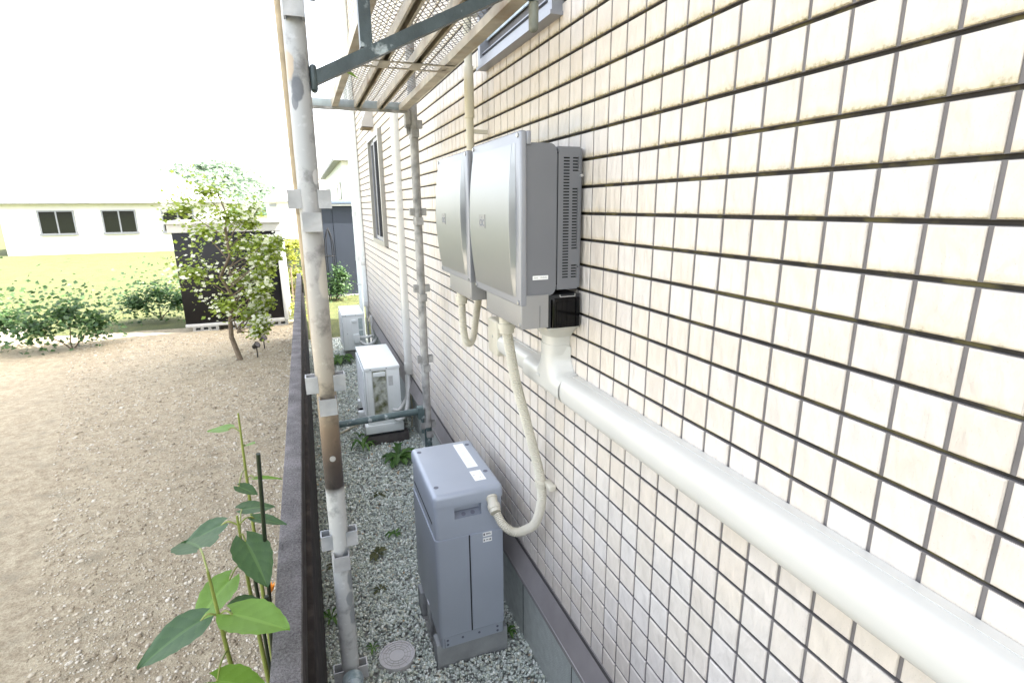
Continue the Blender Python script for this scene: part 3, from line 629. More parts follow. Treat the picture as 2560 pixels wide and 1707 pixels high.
big = inverter('large_inverter', 'large silver grey inverter with slotted side, hung nearest on the tile wall', 1.431, 1.872, H+.198, H-.289, 1.757, True, (1.682, 1.744, H-.070, H-.028), 'inverters on the wall')
small = inverter('small_inverter', 'smaller silver inverter hung just beyond the large one, under the cream pipe', 1.945, 2.392, H+.193, H-.283, 2.262, False, (2.205, 2.262, H-.072, H-.030), 'inverters on the wall')
big.name = 'wall_inverter'; small.name = 'wall_inverter.001'
# sticker on the big inverter side
mb = MB(); mb.box((.613, 1.4350, H-.212), (.662, 1.4368, H-.200)); st = mb.build('sticker', M_label, big)
mb = MB()
for k, (a, b) in enumerate(((.616, .629), (.637, .658))):
    n = 5 if k == 0 else 9
    for i in range(n): x = a+(b-a)*i/n; mb.box((x, 1.4346, H-.2085+.0008*(i % 2)), (x+(b-a)/n*.7, 1.4351, H-.2045+.0006*((i+1) % 3)))
mb.build('sticker_print', M_ink if False else M_inky, st)
# black cover under the vents
t = thing('terminal_cover', 'glossy black translucent cover under the vented side of the large inverter', 'cover', (.715, 1.6, H-.36))
mb = MB(); mb.bbox((.663, 1.436, H-.362), (.6725, 1.70, H-.262), .001, 1); mb.box((.66, 1.4362, H-.2745), (.768, 1.70, H-.2615)); mb.build_each('bracket', M_dark, t)
mb = MB(); mb.bbox((.676, 1.4335, H-.362), (.772, 1.66, H-.268), .009, 4, edges=lambda c, d: c.z > H-.27 or abs(d.z) > .9)
mb.build('cover', M_black, t)
mb = MB(); mb.tube([(.690, 1.4325, H-.355), (.690, 1.4325, H-.282), (.752, 1.4325, H-.282)], .0012, 6); mb.tube([(.690, 1.4325, H-.355), (.758, 1.4325, H-.353)], .0012, 6); mb.build('rib', M_black, t)
mb = MB(); mb.tube([(.700, 1.432, H-.2605), (.700, 1.431, H-.2665), (.750, 1.431, H-.2665), (.750, 1.432, H-.2590)], .0013, 6); mb.build('wire_latch', M_screw, t)

# ------------------------------------------------------------------ flexible conduits
def corrugated(pts, r, pitch=.0074, depth=.0032, n=18):
    p = catmull(pts, 14); L = [0]
    for i in range(1, len(p)): L.append(L[-1]+(p[i]-p[i-1]).length)
    tot = L[-1]; N = int(tot/pitch)*3; out = []; rad = []; j = 0
    for k in range(N+1):
        s = tot*k/N
        while j < len(L)-2 and L[j+1] < s: j += 1
        f = (s-L[j])/max(1e-9, L[j+1]-L[j]); out.append(p[j].lerp(p[j+1], f)); rad.append(r-depth*(1 if k % 3 == 0 else 0))
    return out, rad
t = thing('flexible_conduit', 'cream corrugated hose hanging from the large inverter and curling into the battery cabinet', 'hose', (.62, 1.69, H-.36), 'corrugated conduits')
pts = [(.622, 1.690, H-.41), (.632, 1.690, H-.47), (.655, 1.692, H-.60), (.688, 1.690, H-.735), (.722, 1.685, H-.875), (.742, 1.665, H-.99), (.745, 1.66, H-1.09), (.738, 1.70, H-1.20), (.715, 1.755, H-1.262), (.682, 1.790, H-1.283), (.648, 1.822, H-1.262), (.633, 1.858, H-1.228)]
p, rr = corrugated(pts, .0185)
mb = MB(); mb.tube(p, .018, 18, radii=rr); mb.build('hose', M_cream, t)
def fitting(a, b, r, name='coupling', m=M_cream):
    a = Vector(a); b = Vector(b); mb = MB(); q = [a.lerp(b, f) for f in (0, .12, .13, .5, .51, .78, .8, 1)]
    mb.tube(q, r, 24, radii=[r*1.05, r*1.05, r*.92, r*.92, r*1.12, r*1.12, r*.98, r*.96]); mb.build(name, m, t)
fitting((.622, 1.690, H-.355), (.624, 1.690, H-.425), .027)
fitting((.632, 1.925, H-1.188), (.630, 1.862, H-1.226), .024)
mb = MB(); mb.tube([(.742, 1.66, H-1.0), (.742, 1.663, H-1.02)], .0225, 22); mb.bbox((.752, 1.60, H-1.018), (.778, 1.66, H-.998), .003); mb.build('saddle_clip', M_cream, t)

t = thing('flexible_conduit', 'cream corrugated hose looped in a U under the smaller inverter', 'hose', (.62, 2.24, H-.35), 'corrugated conduits')
pts = [(.615, 2.225, H-.37), (.615, 2.225, H-.45), (.618, 2.225, H-.53), (.63, 2.235, H-.582), (.655, 2.26, H-.602), (.68, 2.285, H-.58), (.692, 2.29, H-.52), (.70, 2.275, H-.44), (.705, 2.26, H-.37), (.705, 2.25, H-.30)]
p, rr = corrugated(pts, .0165)
mb = MB(); mb.tube(p, .016, 16, radii=rr); mb.build('hose', M_cream, t)
fitting((.615, 2.225, H-.345), (.615, 2.225, H-.41), .0235)

# ------------------------------------------------------------------ big duct along the wall
t = thing('cable_duct', 'wide glossy cream cable duct along the tile wall, joining up under the large inverter', 'duct', (.75, 1.0, H-.57))
def dz(zc, hz, dx, n=14, x1=.779):
    pr = [(x1, zc-hz/2)]
    for k in range(n+1):
        a = PI*k/n; c = math.cos(a); s_ = math.sin(a)
        pr.append((x1-dx*(.28+.72*max(0, s_)**.62), zc-hz/2*(math.copysign(abs(c)**.8, c))))
    return pr+[(x1, zc+hz/2)]
ZD = H-.578
mb = MB(); mb.prism(dz(ZD, .092, .066), 'y', -1.4, 1.475, smooth=True)
mb.box((.758, -1.4, ZD+.046), (.779, 1.475, ZD+.0475)); mb.build('straight_cover', M_duct, t)
mb = MB(); mb.prism(dz(ZD+.004, .080, .054), 'y', 1.70, 2.17, smooth=True)
mb.box((.77, 1.70, ZD+.044), (.779, 2.10, ZD+.0455)); mb.build('branch_cover', M_duct, t)
mb = MB(); mb.bbox((.722, 2.08, ZD-.050), (.779, 2.20, ZD+.105), .012, 4); ec = mb.build('end_box', M_cream, t)
mb = MB(); mb.tube([(.724, 2.135, ZD+.03), (.7205, 2.135, ZD+.03)], .006, 12); mb.build_each('screw', M_screw, ec)
# tee body: grid surface blended between horizontal run and vertical riser
def tee():
    mb = MB(); yc = 1.568; w = .104
    nU, nV = 40, 34; ya, yb = 1.455, 1.755; za, zb_ = ZD-.050, ZD+.130
    def height(y, z):
        def sup(d, half, top): 
            u = abs(d)/half
            return 0 if u >= 1 else top*(1-u**3.2)**.5
        h1 = sup(z-ZD, .049, .070)
        flare = w/2+.035*math.exp(-((z-(ZD+.045))/.028)) if z > ZD+.01 else w/2+.12
        flare = min(flare, .16)
        h2 = sup(y-yc, flare, .070) if z > ZD-.02 else 0
        return max(h1, h2)
    vs = []; fs = []
    for j in range(nV+1):
        for i in range(nU+1):
            y = ya+(yb-ya)*i/nU; z = za+(zb_-za)*j/nV
            vs.append((.779-height(y, z), y, z))
    for j in range(nV):
        for i in range(nU):
            q = [j*(nU+1)+i, j*(nU+1)+i+1, (j+1)*(nU+1)+i+1, (j+1)*(nU+1)+i]
            if min(vs[a][0] for a in q) > .7785: continue
            fs.append(q)
    mb.add(vs, fs, 0, True); return mb.build('tee_joint', M_duct, t)
te = tee()
mb = MB(); mb.prism([(.7075, 1.60), (.7090, 1.60), (.7090, 1.625), (.7075, 1.625)], 'z', ZD+.01, ZD+.018); mb.build('latch_slot', M_inky, te)
def hprof(yc, wy, dx, n=14, x1=.779):
    pr = [(x1, yc-wy/2)]
    for k in range(n+1):
        a = PI*k/n; c = math.cos(a); pr.append((x1-dx*(.28+.72*max(0, math.sin(a))**.62), yc-wy/2*math.copysign(abs(c)**.8, c)))
    return pr+[(x1, yc+wy/2)]
mb = MB(); mb.prism(hprof(1.568, .108, .0705), 'z', ZD+.105, ZD+.136, smooth=True)
mb.prism(hprof(1.568, .104, .068), 'z', ZD+.136, ZD+.165, smooth=True); mb.build('riser_collar', M_duct, t)
mb = MB(); mb.prism(hprof(1.568, .113, .074), 'z', ZD+.162, ZD+.214, smooth=True); mb.bbox((.664, 1.445, H-.3695), (.775, 1.72, H-.3635), .002); 
vs = []; n = 14
top = [(x, 1.58+(y-1.568)*2.0) for x, y in hprof(1.568, .113, .100)]; bot = hprof(1.568, .113, .074)
mb.add([(x, y, H-.3700) for x, y in top]+[(x, y, ZD+.165) for x, y in bot], [(k, k+1, len(top)+k+1, len(top)+k) for k in range(len(top)-1)], 0, True)
mb.build('riser_hopper', M_duct, t)

# ------------------------------------------------------------------ battery cabinet
bx0, bx1, by0, by1 = .387, .681, 1.92, 2.405; bzt, bzb = H-1.135, H-1.872
t = thing('battery_cabinet', 'blue grey battery cabinet standing on a concrete block by the tile wall', 'battery', (.53, 2.16, bzb))
mb = MB(); mb.bbox((bx0-.0035, by0-.0035, bzb+.055), (bx1+.0035, by1+.0035, bzt-.206), .02, 5, edges=lambda c, d: abs(d.z) > .9)
mb.bbox((bx0-.0022, by0-.0022, bzt-.2062), (bx1+.0022, by1+.0022, bzt-.2042), .02, 5, edges=lambda c, d: abs(d.z) > .9)
mb.build('cabinet', M_box, t)
def rrect(x0, y0, x1, y1, r, notch=None, n=6):
    P = []
    for cx_, cy_, a0 in ((x1-r, y1-r, 0), (x0+r, y1-r, 90), (x0+r, y0+r, 180), (x1-r, y0+r, 270)):
        if a0 == 270 and notch: P += [(notch[0], y0), (notch[0], y0+notch[2]), (notch[1], y0+notch[2]), (notch[1], y0)]
        P += [(cx_+r*math.cos(R(a0+90*k/n)), cy_+r*math.sin(R(a0+90*k/n))) for k in range(n+1)]
    return P
mb = MB(); o4 = (bx0, by0, bx1, by1, .02)
mb.prism(rrect(*o4), 'z', bzt-.204, bzt-.120); mb.prism(rrect(*o4, notch=(.470, .586, .034)), 'z', bzt-.120, bzt-.066); mb.prism(rrect(*o4), 'z', bzt-.066, bzt-.055)
up = mb.build('upper_cabinet', M_box, t)
mb = MB(); mb.prism([(by0+.001, bzt-.1195), (by0+.0335, bzt-.1195), (by0+.0335, bzt-.102), (by0+.028, bzt-.102)], 'x', .4705, .5855)
rec = mb.build('recess_floor', mat('recess_shade_grey', (.20, .22, .265), .5, .1), up)  # darker than the cabinet: the recess shade is painted into this grey
mb = MB()
for x in (.512, .552):
    c = Vector((x, by0+.0145, bzt-.1110)); nn = Vector((0, -.55, .85)).normalized(); mb.tube([c-nn*.002, c+nn*.0012], .0092, 20)
mb.build_each('rubber_plug', M_boxd, rec)
mb = MB(); mb.prism(rrect(bx0+.002, by0+.002, bx1-.002, by1-.002, .018), 'z', bzt-.0555, bzt-.0525); mb.build('lid_gap', M_dark, up)
mb = MB(); mb.bbox((bx0-.004, by0-.004, bzt-.0535), (bx1+.004, by1+.004, bzt), .021, 5, edges=lambda c, d: c.z > bzt-.01 or abs(d.z) > .9)
lid = mb.build('lid', M_box, t)
mb = MB()
for x, y in ((.414, 2.345), (.650, 2.345), (.650, 2.055), (.414, 1.992)): mb.tube([(x, y, bzt-.001), (x, y, bzt+.0012)], .0105, 20)
mb.build_each('screw_cap', M_boxd, lid)
mb = MB(); mb.box((.584, 2.11, bzt), (.634, 2.365, bzt+.0008)); l1 = mb.build('warning_label', M_label, lid); l1['label'] = 'long white label with faint print on the lid'
mb = MB(); rr_ = random.Random(4)
for k in range(34):
    y = 2.118+k*.0072; 
    if k % 8 == 6: continue
    a = .588+rr_.random()*.006; b = .608+rr_.random()*.022; mb.box((a, y, bzt+.0008), (b, y+.0022, bzt+.0011))
mb.build('label_print', mat('faint_print', (.66, .66, .60), .6), l1)
mb = MB(); mb.box((.582, 1.985, bzt), (.632, 2.075, bzt+.0008)); l2 = mb.build('warning_label', M_label, lid); l2['label'] = 'short white label with small dark marks on the lid'
mb = MB(); mb.box((.588, 2.030, bzt+.0008), (.594, 2.038, bzt+.0011)); mb.box((.610, 2.008, bzt+.0008), (.617, 2.014, bzt+.0011))
for k in range(8): mb.box((.621, 1.99+k*.009, bzt+.0008), (.6225, 1.996+k*.009, bzt+.0011))
mb.build('label_print', M_inky, l2)
mb = MB(); mb.box((.5265, by0-.0042, bzb+.056), (.5325, by0+.01, bzt-.2058)); mb.build('panel_gap', M_dark, t)
mb = MB(); mb.bbox((.534, by0-.0062, bzb+.060), (bx1-.004, by0+.02, bzt-.2065), .005, 3, edges=lambda c, d: abs(d.z) > .9 and c.x < .54); mb.build('front_panel', M_box, t)
mb = MB(); mb.bbox((bx0+.004, by0-.001, bzb), (bx1-.002, by1-.004, bzb+.052), .014, 4, edges=lambda c, d: abs(d.z) > .9)
pl = mb.build('plinth', M_box, t)
mb = MB()
for x, z in ((.418, .036), (.418, .014), (.486, .032), (.562, .032), (.648, .036), (.648, .014)): mb.tube([(x, by0-.0005, bzb+z), (x, by0-.0022, bzb+z)], .0055, 14)
mb.build_each('plinth_bolt', M_boxd, pl)
mb = MB(); mb.box((.4045, by0-.0014, bzb+.002), (.406, by0, bzb+.048)); mb.build('plinth_seam', M_dark, pl)
# side slit
mb = MB(); mb.box((bx0-.0009, 1.98, bzt-.160), (bx0+.001, 2.36, bzt-.150)); mb.build('side_slit', M_dark, up)
# door stickers
for k, (z0, z1) in enumerate(((-.206-.020, -.206), (-.206-.047, -.206-.027))):
    mb = MB(); mb.box((.588, by0-.0072, bzt+z0), (.628, by0-.0060, bzt+z1)); s_ = mb.build('sticker', M_label, t)
    mb = MB(); 
    if k == 0:
        mb.box((.5905, by0-.0076, bzt+z0+.005), (.597, by0-.0071, bzt+z1-.004)); mb.box((.601, by0-.0076, bzt+z0+.008), (.624, by0-.0071, bzt+z0+.010)); mb.box((.601, by0-.0076, bzt+z0+.012), (.620, by0-.0071, bzt+z0+.0145))
    else:
        mb.box((.591, by0-.0076, bzt+z0+.006), (.596, by0-.0071, bzt+z1-.006)); mb.box((.601, by0-.0076, bzt+z0+.009), (.612, by0-.0071, bzt+z0+.012)); mb.tube([(.620, by0-.0076, bzt+z0+.010), (.620, by0-.0071, bzt+z0+.010)], .004, 12)
    mb.build('sticker_print', M_ink, s_)
mb = MB(); mb.bbox((.378, 2.12, .02), (.40, 2.16, .20), .003); mb.build('side_bracket', M_galv, t)
t2 = thing('concrete_block', 'pale concrete footing block under the battery cabinet', 'block', (.54, 2.16, 0))
mb = MB(); mb.bbox((.374, 1.945, -.03), (.705, 2.02, .126), .004); mb.bbox((.374, 2.30, -.03), (.705, 2.375, .126), .004); mb.build_each('footing', mat('footing', (.30, .315, .32), .9, 0, .15, 14, bump=.3, bscale=120), t2)

# ------------------------------------------------------------------ air conditioners
def aircon(label, x0, x1, y0, y1, z0, z1, kind, group):
    t = thing('air_conditioner', label, 'air conditioner', ((x0+x1)/2, (y0+y1)/2, z0), group)
    mb = MB(); mb.bbox((x0, y0, z0), (x1, y1, z1-.022), .006, 3); mb.build('cabinet', M_white, t)
    mb = MB(); mb.bbox((x0-.006, y0-.006, z1-.030), (x1+.004, y1+.006, z1), .006, 3)
    ld = mb.build('lid', M_white, t)
    mb = MB()
    for x in (.33, .62): xx = x0+(x1-x0)*x; mb.box((xx, y0+.01, z1-.0003), (xx+.0018, y1-.01, z1+.0006))
    mb.build_each('lid_rib', M_whiteo, ld)
    mb = MB()
    for x in (.16, .62): mb.tube([(x0+(x1-x0)*x, y0-.0055, z1-.017), (x0+(x1-x0)*x, y0-.008, z1-.017)], .0042, 10)
    mb.tube([(x0+.055, y0+.001, z1-.26), (x0+.055, y0-.003, z1-.26)], .004, 10); mb.build_each('screw', M_ink, ld)
    # panel seams on the near side
    mb = MB()
    for x in (x0+.018, x0+.052): mb.box((x, y0-.0007, z0+.01), (x+.0014, y0+.001, z1-.03))
    mb.build_each('panel_seam', M_whiteo, t)
    # front grille with fins facing the path
    mb = MB(); g = x0-.012
    frame_rect(mb, g, x0+.001, y0+.06, y1-.04, z0+.04, z1-.045, .016)
    for k in range(46): z = z0+.058+k*(z1-z0-.12)/46; mb.box((g+.001, y0+.074, z), (g+.005, y1-.054, z+.003))
    for k in range(9): y = y0+.09+k*(y1-y0-.16)/8; mb.box((g+.005, y, z0+.05), (g+.008, y+.004, z1-.055))
    gr = mb.build('grille', M_white, t)
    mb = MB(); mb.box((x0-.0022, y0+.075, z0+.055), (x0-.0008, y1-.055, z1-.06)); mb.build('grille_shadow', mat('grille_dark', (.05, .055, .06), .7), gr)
    if kind == 0:
        r0, r1 = x0+.060, x0+.172; za, zb_ = z0+.075, z1-.035
        # raised rim of the recess, then a mossy pocket panel
        mb = MB()
        for (a, b) in (((r0-.006, za-.006), (r0, zb_+.006)), ((r1, za-.006), (r1+.006, zb_+.006)), ((r0, zb_), (r1, zb_+.006)), ((r0, za-.006), (r1, za))): mb.box((a[0], y0-.0045, a[1]), (b[0], y0+.002, b[1]))
        rm = mb.build('service_cover', mat('cover_rim', (.60, .62, .60), .5, 0, .15, 20), t)
        mb = MB(); mb.box((r0, y0-.0018, za), (r1, y0+.001, zb_)); mb.build('recess_panel', M_moss, rm)
        mb = MB(); mb.bbox((r0+.006, y0-.016, zb_-.048), (r1-.006, y0-.001, zb_-.010), .005, 3); mb.build('handle', M_white, rm)
        mb = MB(); mb.box((r1+.018, y0-.0010, z1-.175), (r1+.056, y0+.0005, z1-.090)); lb = mb.build('rating_label', mat('rating', (.56, .58, .57), .6), t)
        mb = MB(); q = random.Random(2)
        for i in range(4):
            for j in range(7):
                if q.random() < .6: mb.box((r1+.020+i*.009, y0-.0014, z1-.170+j*.011), (r1+.026+i*.009, y0-.0009, z1-.163+j*.011))
        mb.build('label_print', M_inky, lb)
        # pale pad the unit stands on
        mb = MB(); mb.bbox((x0-.028, y0-.022, z0-.072), (x1+.008, y0+.06, z0+.001), .004); mb.bbox((x0-.028, y1-.12, z0-.072), (x1+.008, y1-.04, z0+.001), .004)
        mb.build_each('base_pad', M_white, t)
        mb = MB(); mb.bbox((x0-.020, y0-.018, z0-.094), (x1+.004, y0+.06, z0-.0725), .002); mb.box((x0-.02, y1-.12, z0-.094), (x1+.004, y1-.04, z0-.0725)); mb.build_each('rubber_strip', M_dark, t)
        mb = MB(); mb.bbox((x0-.055, y0+.30, z0-.05), (x0+.002, y0+.36, z0+.02), .004); mb.build('front_foot', M_white, t)
    else:
        mb = MB(); mb.bbox((x0+.115, y0-.022, z1-.115), (x0+.175, y0, z1-.075), .006, 3); mb.build('handle', M_white, t)
        mb = MB(); mb.bbox((x0+.125, y0-.035, z0+.095), (x0+.205, y0, z0+.215), .008, 3); mb.build('valve_cover', M_white, t)
        mb = MB(); mb.box((x1-.075, y0-.001, z1-.21), (x1-.025, y0+.0005, z1-.06)); mb.box((x1-.075, y0-.001, z1-.30), (x1-.025, y0+.0005, z1-.225)); mb.build('rating_label', mat('rating2', (.42, .50, .50), .6, 0, .3, 60), t)
        mb = MB(); mb.box((x0+.11, y0-.0006, z0+.01), (x0+.1112, y0+.001, z1-.03)); mb.box((x0+.20, y0-.0006, z0+.01), (x0+.2012, y0+.001, z1-.03)); mb.build_each('panel_seam', M_whiteo, t)
        mb = MB()
        for y in (y0+.1, y1-.14): mb.bbox((x0-.012, y, z0-.03), (x1+.01, y+.05, z0+.001), .003)
        mb.build_each('foot', M_whiteo, t)
    return t
aircon('nearer white air conditioner with moss in its side recess, on the gravel', .365, .652, 4.43, 5.20, .180, .695, 0, 'outdoor air conditioners')
aircon('farther small white air conditioner beyond, by the corner and the lawn', .363, .640, 7.20, 7.88, .15, .635, 1, 'outdoor air conditioners')
def block(label, a, b, m, name='plinth_block'):
    mb = MB(); mb.bbox(a, b, .004, 2); return tag(mb.build(name, m), label, 'block')
block('weathered brown plinth block under the near end of the nearer air conditioner', (.335, 4.405, -.02), (.70, 4.50, .084), mat('old_block', (.11, .10, .095), .9, 0, .3, 20, bump=.3))
block('weathered brown plinth block under the far end of the nearer air conditioner', (.335, 5.05, -.02), (.70, 5.16, .084), mat('old_block2', (.11, .10, .095), .9, 0, .3, 20, bump=.3))
block('grey plinth block under the near end of the farther air conditioner', (.38, 7.28, -.02), (.66, 7.38, .119), M_conc)
block('grey plinth block under the far end of the farther air conditioner', (.38, 7.70, -.02), (.66, 7.80, .119), M_conc)
t = thing('refrigerant_pipes', 'pair of looped white pipes from the farther air conditioner to the house base', 'pipes', (.66, 7.2, .3))
mb = MB(); mb.tube(catmull([(.568, 7.19, .32), (.64, 7.12, .33), (.72, 7.14, .335), (.765, 7.2, .32), (.79, 7.28, .30)], 8), .018, 12)
mb.tube(catmull([(.568, 7.18, .27), (.63, 7.08, .24), (.71, 7.08, .25), (.765, 7.16, .28), (.79, 7.24, .29)], 8), .018, 12); mb.build_each('insulated_pipe', M_whiteo, t)
mb = MB(); mb.tube([(.745, 7.30, .02), (.745, 7.30, .58)], .016, 12); mb.build('riser', M_whiteo, t)
mb = MB(); mb.tube(catmull([(.40, 4.93, .03), (.32, 4.90, .022), (.20, 4.80, .02), (.12, 4.74, .016), (.062, 4.71, .014)], 8), .011, 12)
tag(mb.build('drain_hose', M_creamy), 'short beige drain hose lying on the gravel by the nearer air conditioner', 'hose')

# ------------------------------------------------------------------ drain cover
cx, cy = .215, 2.08
t = thing('drain_cover', 'round pale grey plastic inspection cover set in the gravel by the battery cabinet', 'drain cover', (cx, cy, 0))
M_lidg = mat('drain_plastic', (.60, .59, .60), .6, 0, .08, 20, bump=.15, bscale=300)
mb = MB(); mb.ring((cx, cy), .074, .081, -.02, .018, 48); mb.build('rim', M_lidg, t)
mb = MB(); mb.tube([(cx, cy, -.01), (cx, cy, .014)], .0735, 48); lo_ = mb.build('lid', M_lidg, t)
mb = MB()
for r in (.034, .048, .060): mb.ring((cx, cy), r, r+.0012, .014, .0152, 40)
for k in range(12):
    a = 2*PI*k/12; d = Vector((math.cos(a), math.sin(a), 0)); p0 = Vector((cx, cy, .0145))
    mb.tube([p0+d*.034, p0+d*.070], .0008, 4)
mb.build('raised_rib', mat('drain_rib', (.36, .36, .33), .6), lo_)

# ------------------------------------------------------------------ low boundary wall
t = thing('boundary_wall', 'low timber look wall with speckled grey cap between the garden and the gravel', 'wall', (-.12, 4, 0))
zc = H-1.0
mb = MB(); mb.bbox((-.163, -1.4, zc-.035), (-.097, 9.05, zc), .004, 2); mb.build('cap', M_cap, t)
mb = MB()
mb.box((-.150, -1.4, zc-.30), (-.1085, 9.04, zc-.0355)); mb.box((-.150, -1.4, zc-.060), (-.1045, 9.04, zc-.0362))
for k in range(3): mb.bbox((-.152, -1.4, zc-.115-.062*k), (-.103-.0015*k, 9.035, zc-.066-.062*k), .004, 2)
mb.build('rail', M_timber, t)
mb = MB(); mb.bbox((-.148, -1.38, -.06), (-.088, 9.0, zc-.305), .006, 2); mb.build('board', mat('dark_board', (.032, .025, .025), .8, 0, .5, 14, col2=(.075, .06, .055), c2scale=9, c2lo=.5, c2hi=.7, bump=.3), t)
for y in (9.0,):
    mb = MB(); mb.bbox((-.16, 8.99, -.05), (-.085, 9.06, zc-.036), .004); mb.build('end_post', M_timber, t)

# ------------------------------------------------------------------ scaffolding
def pocket(parent, cx_, cy_, z, r, m):
    mb = MB(); th = .003; h = .043; w = .034; d = .0235
    for k, (ux, uy) in enumerate(((1,0),(-1,0),(0,-1),(0,1))):
        zt = z if k < 2 else z-.052
        ww = w/2 if k < 2 else w/2+.004
        U = Vector((ux, uy, 0)); V = Vector((-uy, ux, 0)); c = Vector((cx_, cy_, 0))
        r0 = r-.006; r1 = r+d
        def pl(a, b, v0, v1):
            q = [c+U*a+V*v0, c+U*b+V*v0, c+U*b+V*v1, c+U*a+V*v1]
            vs = [(p.x, p.y, zt-h) for p in q]+[(p.x, p.y, zt) for p in q]
            mb.add(vs, [(0,3,2,1),(4,5,6,7),(0,1,5,4),(1,2,6,5),(2,3,7,6),(3,0,4,7)])
        pl(r0, r1, -ww, -ww+th); pl(r0, r1, ww-th, ww); pl(r1-th, r1+.0002, -ww+th, ww-th)
    return mb.build('wedge_pocket', m, parent)
PZ = [H+.475, H+.025, H-.425, H-.875, H-1.325]
# nearest post leans slightly
t = thing('scaffold_post', 'nearest worn galvanised scaffold post with a rusty burnt band, in front of the low wall', 'scaffold post', (.009, 1.385, 0), 'scaffold posts')
def nx(z): return .0205+(z-H)*.0098
mb = MB(); mb.tube([(nx(-.0), 1.385, .0), (nx(3.6), 1.385, 3.6)], .0243, 36); mb.build('tube', M_post, t)
for z in [H+.485, H+.04, H-.412, H-.862, H-1.31]: pocket(t, nx(z), 1.385, z, .0243, M_galv)
mb = MB(); mb.tube([(nx(1.42), 1.3615, 1.365), (nx(1.42), 1.3585, 1.365)], .0075, 16); mb.build('bolt', M_galv2, t)
mb = MB(); mb.bbox((-.06, 1.32, -.012), (.08, 1.45, .012), .003); mb.build('base_plate', M_galv2, t)
t = thing('scaffold_post', 'far scaffold post close to the tile wall, grey above and teal at its foot', 'scaffold post', (.635, 3.21, 0), 'scaffold posts')
mb = MB(); mb.tube([(.633, 3.21, .62), (.642, 3.21, 4.6)], .0243, 28); mb.build('tube', M_galv2, t)
mb = MB(); mb.tube([(.633, 3.21, .0), (.633, 3.21, .618)], .0238, 28); lw = mb.build('lower_tube', M_teal2, t); lw['label'] = 'teal painted foot section'
for z in [H+.47, H-.01+.0, H-.46, H-.905, H-1.345]: pocket(t, .6375, 3.21, z, .0243, M_galv2)
t = thing('scaffold_post', 'tan far scaffold post mostly hidden behind the nearest post', 'scaffold post', (-.004, 3.21, 0), 'scaffold posts')
mb = MB(); mb.tube([(.028, 3.21, .0), (-.004, 3.21, H-.3), (-.006, 3.21, 4.6)], .0243, 28); mb.build('tube', M_tan, t)
for z in [H+.06]: pocket(t, -.004, 3.21, z, .0243, M_tan)
# ledgers
t = thing('scaffold_ledger', 'chipped teal horizontal scaffold tube low in front of the nearer air conditioner', 'scaffold tube', (.3, 3.21, H-1.28), 'scaffold ledgers')
mb = MB(); mb.tube([(.04, 3.21, H-1.283), (.575, 3.21, H-1.268)], .0213, 24); mb.build('tube', M_teal2, t)
for x, s in ((.598, 1), (.030, -1)):
    mb = MB(); mb.bbox((x-.028, 3.183, H-1.318), (x+.016, 3.237, H-1.238), .008, 3); mb.prism([(3.195, H-1.318), (3.225, H-1.318), (3.220, H-1.42), (3.200, H-1.42)], 'x', x-.007, x+.007); mb.build('wedge_end', M_teal2, t)
t = thing('scaffold_ledger', 'pale blue grey scaffold ledger carrying the far end of the mesh deck', 'scaffold tube', (.3, 3.21, H+.5), 'scaffold ledgers')
mb = MB(); mb.bbox((.03, 3.19, H+.512), (.60, 3.235, H+.556), .008, 3); mb.build('tube', mat('blue_grey_steel', (.42, .47, .48), .5, .3, .2, 20), t)
mb = MB(); mb.box((.02, 3.17, H+.502), (.60, 3.20, H+.514)); mb.build('lower_flange', M_galv2, t)
mb = MB(); mb.bbox((.588, 3.18, H+.44), (.618, 3.235, H+.515), .006); mb.prism([(3.195, H+.44), (3.225, H+.44), (3.22, H+.395), (3.2, H+.395)], 'x', .596, .61); mb.build('wedge_end', M_galv2, t)
t = thing('scaffold_ledger', 'pale scaffold ledger end at the foot of the nearest post, pointing to the viewer', 'scaffold tube', (.01, .9, H-1.31), 'scaffold ledgers')
M_ledg = mat('blue_galvanised', (.40, .47, .50), .4, .35, .35, 25, col2=(.16, .22, .24), c2scale=14, c2lo=.52, c2hi=.66, bump=.15)
mb = MB(); mb.tube([(.010, 1.325, H-1.315), (.010, 1.29, H-1.32), (.010, -.40, H-1.325)], .0213, 28, radii=[.0235, .0213, .0213]); mb.build('tube', M_ledg, t)
mb = MB(); mb.tube([(.010, 1.352, H-1.318), (.010, 1.345, H-1.318), (.010, 1.335, H-1.318), (.010, 1.318, H-1.318)], .026, 28, radii=[.021, .0285, .030, .027]); mb.build('wedge_end', M_ledg, t)
# bracket
t = thing('scaffold_bracket', 'dark teal triangular bracket reaching from the nearest post to the wall side', 'scaffold bracket', (.05, 1.385, H+.25))
def bar(mb, a, b, w, d):
    a = Vector(a); b = Vector(b); u = (b-a).normalized(); n = Vector((0,1,0)); v = u.cross(n).normalized()
    q = [a+v*w+n*d, a-v*w+n*d, a-v*w-n*d, a+v*w-n*d]; q2 = [p+(b-a) for p in q]
    mb.add([*q, *q2], [(0,1,2,3),(7,6,5,4),(0,4,5,1),(1,5,6,2),(2,6,7,3),(3,7,4,0)])
mb = MB(); bar(mb, (.054, 1.385, H+.279), (.55, 1.385, H+.523), .0135, .0135); mb.build('diagonal_brace', M_teal, t)
mb = MB(); bar(mb, (.175, 1.385, H+.352), (.175, 1.385, H+.62), .0135, .0125); mb.build('strut', M_teal, t)
mb = MB(); mb.tube([(.05, 1.385, H+.62), (.60, 1.385, H+.62)], .0213, 24); mb.tube([(.45, 1.375, H+.505), (.60, 1.375, H+.502)], .012, 16); mb.build('top_arm', M_teal, t)
mb = MB(); mb.bbox((.0475, 1.368, H+.252), (.062, 1.402, H+.308), .006, 3); mb.build('foot_plate', M_teal, t)
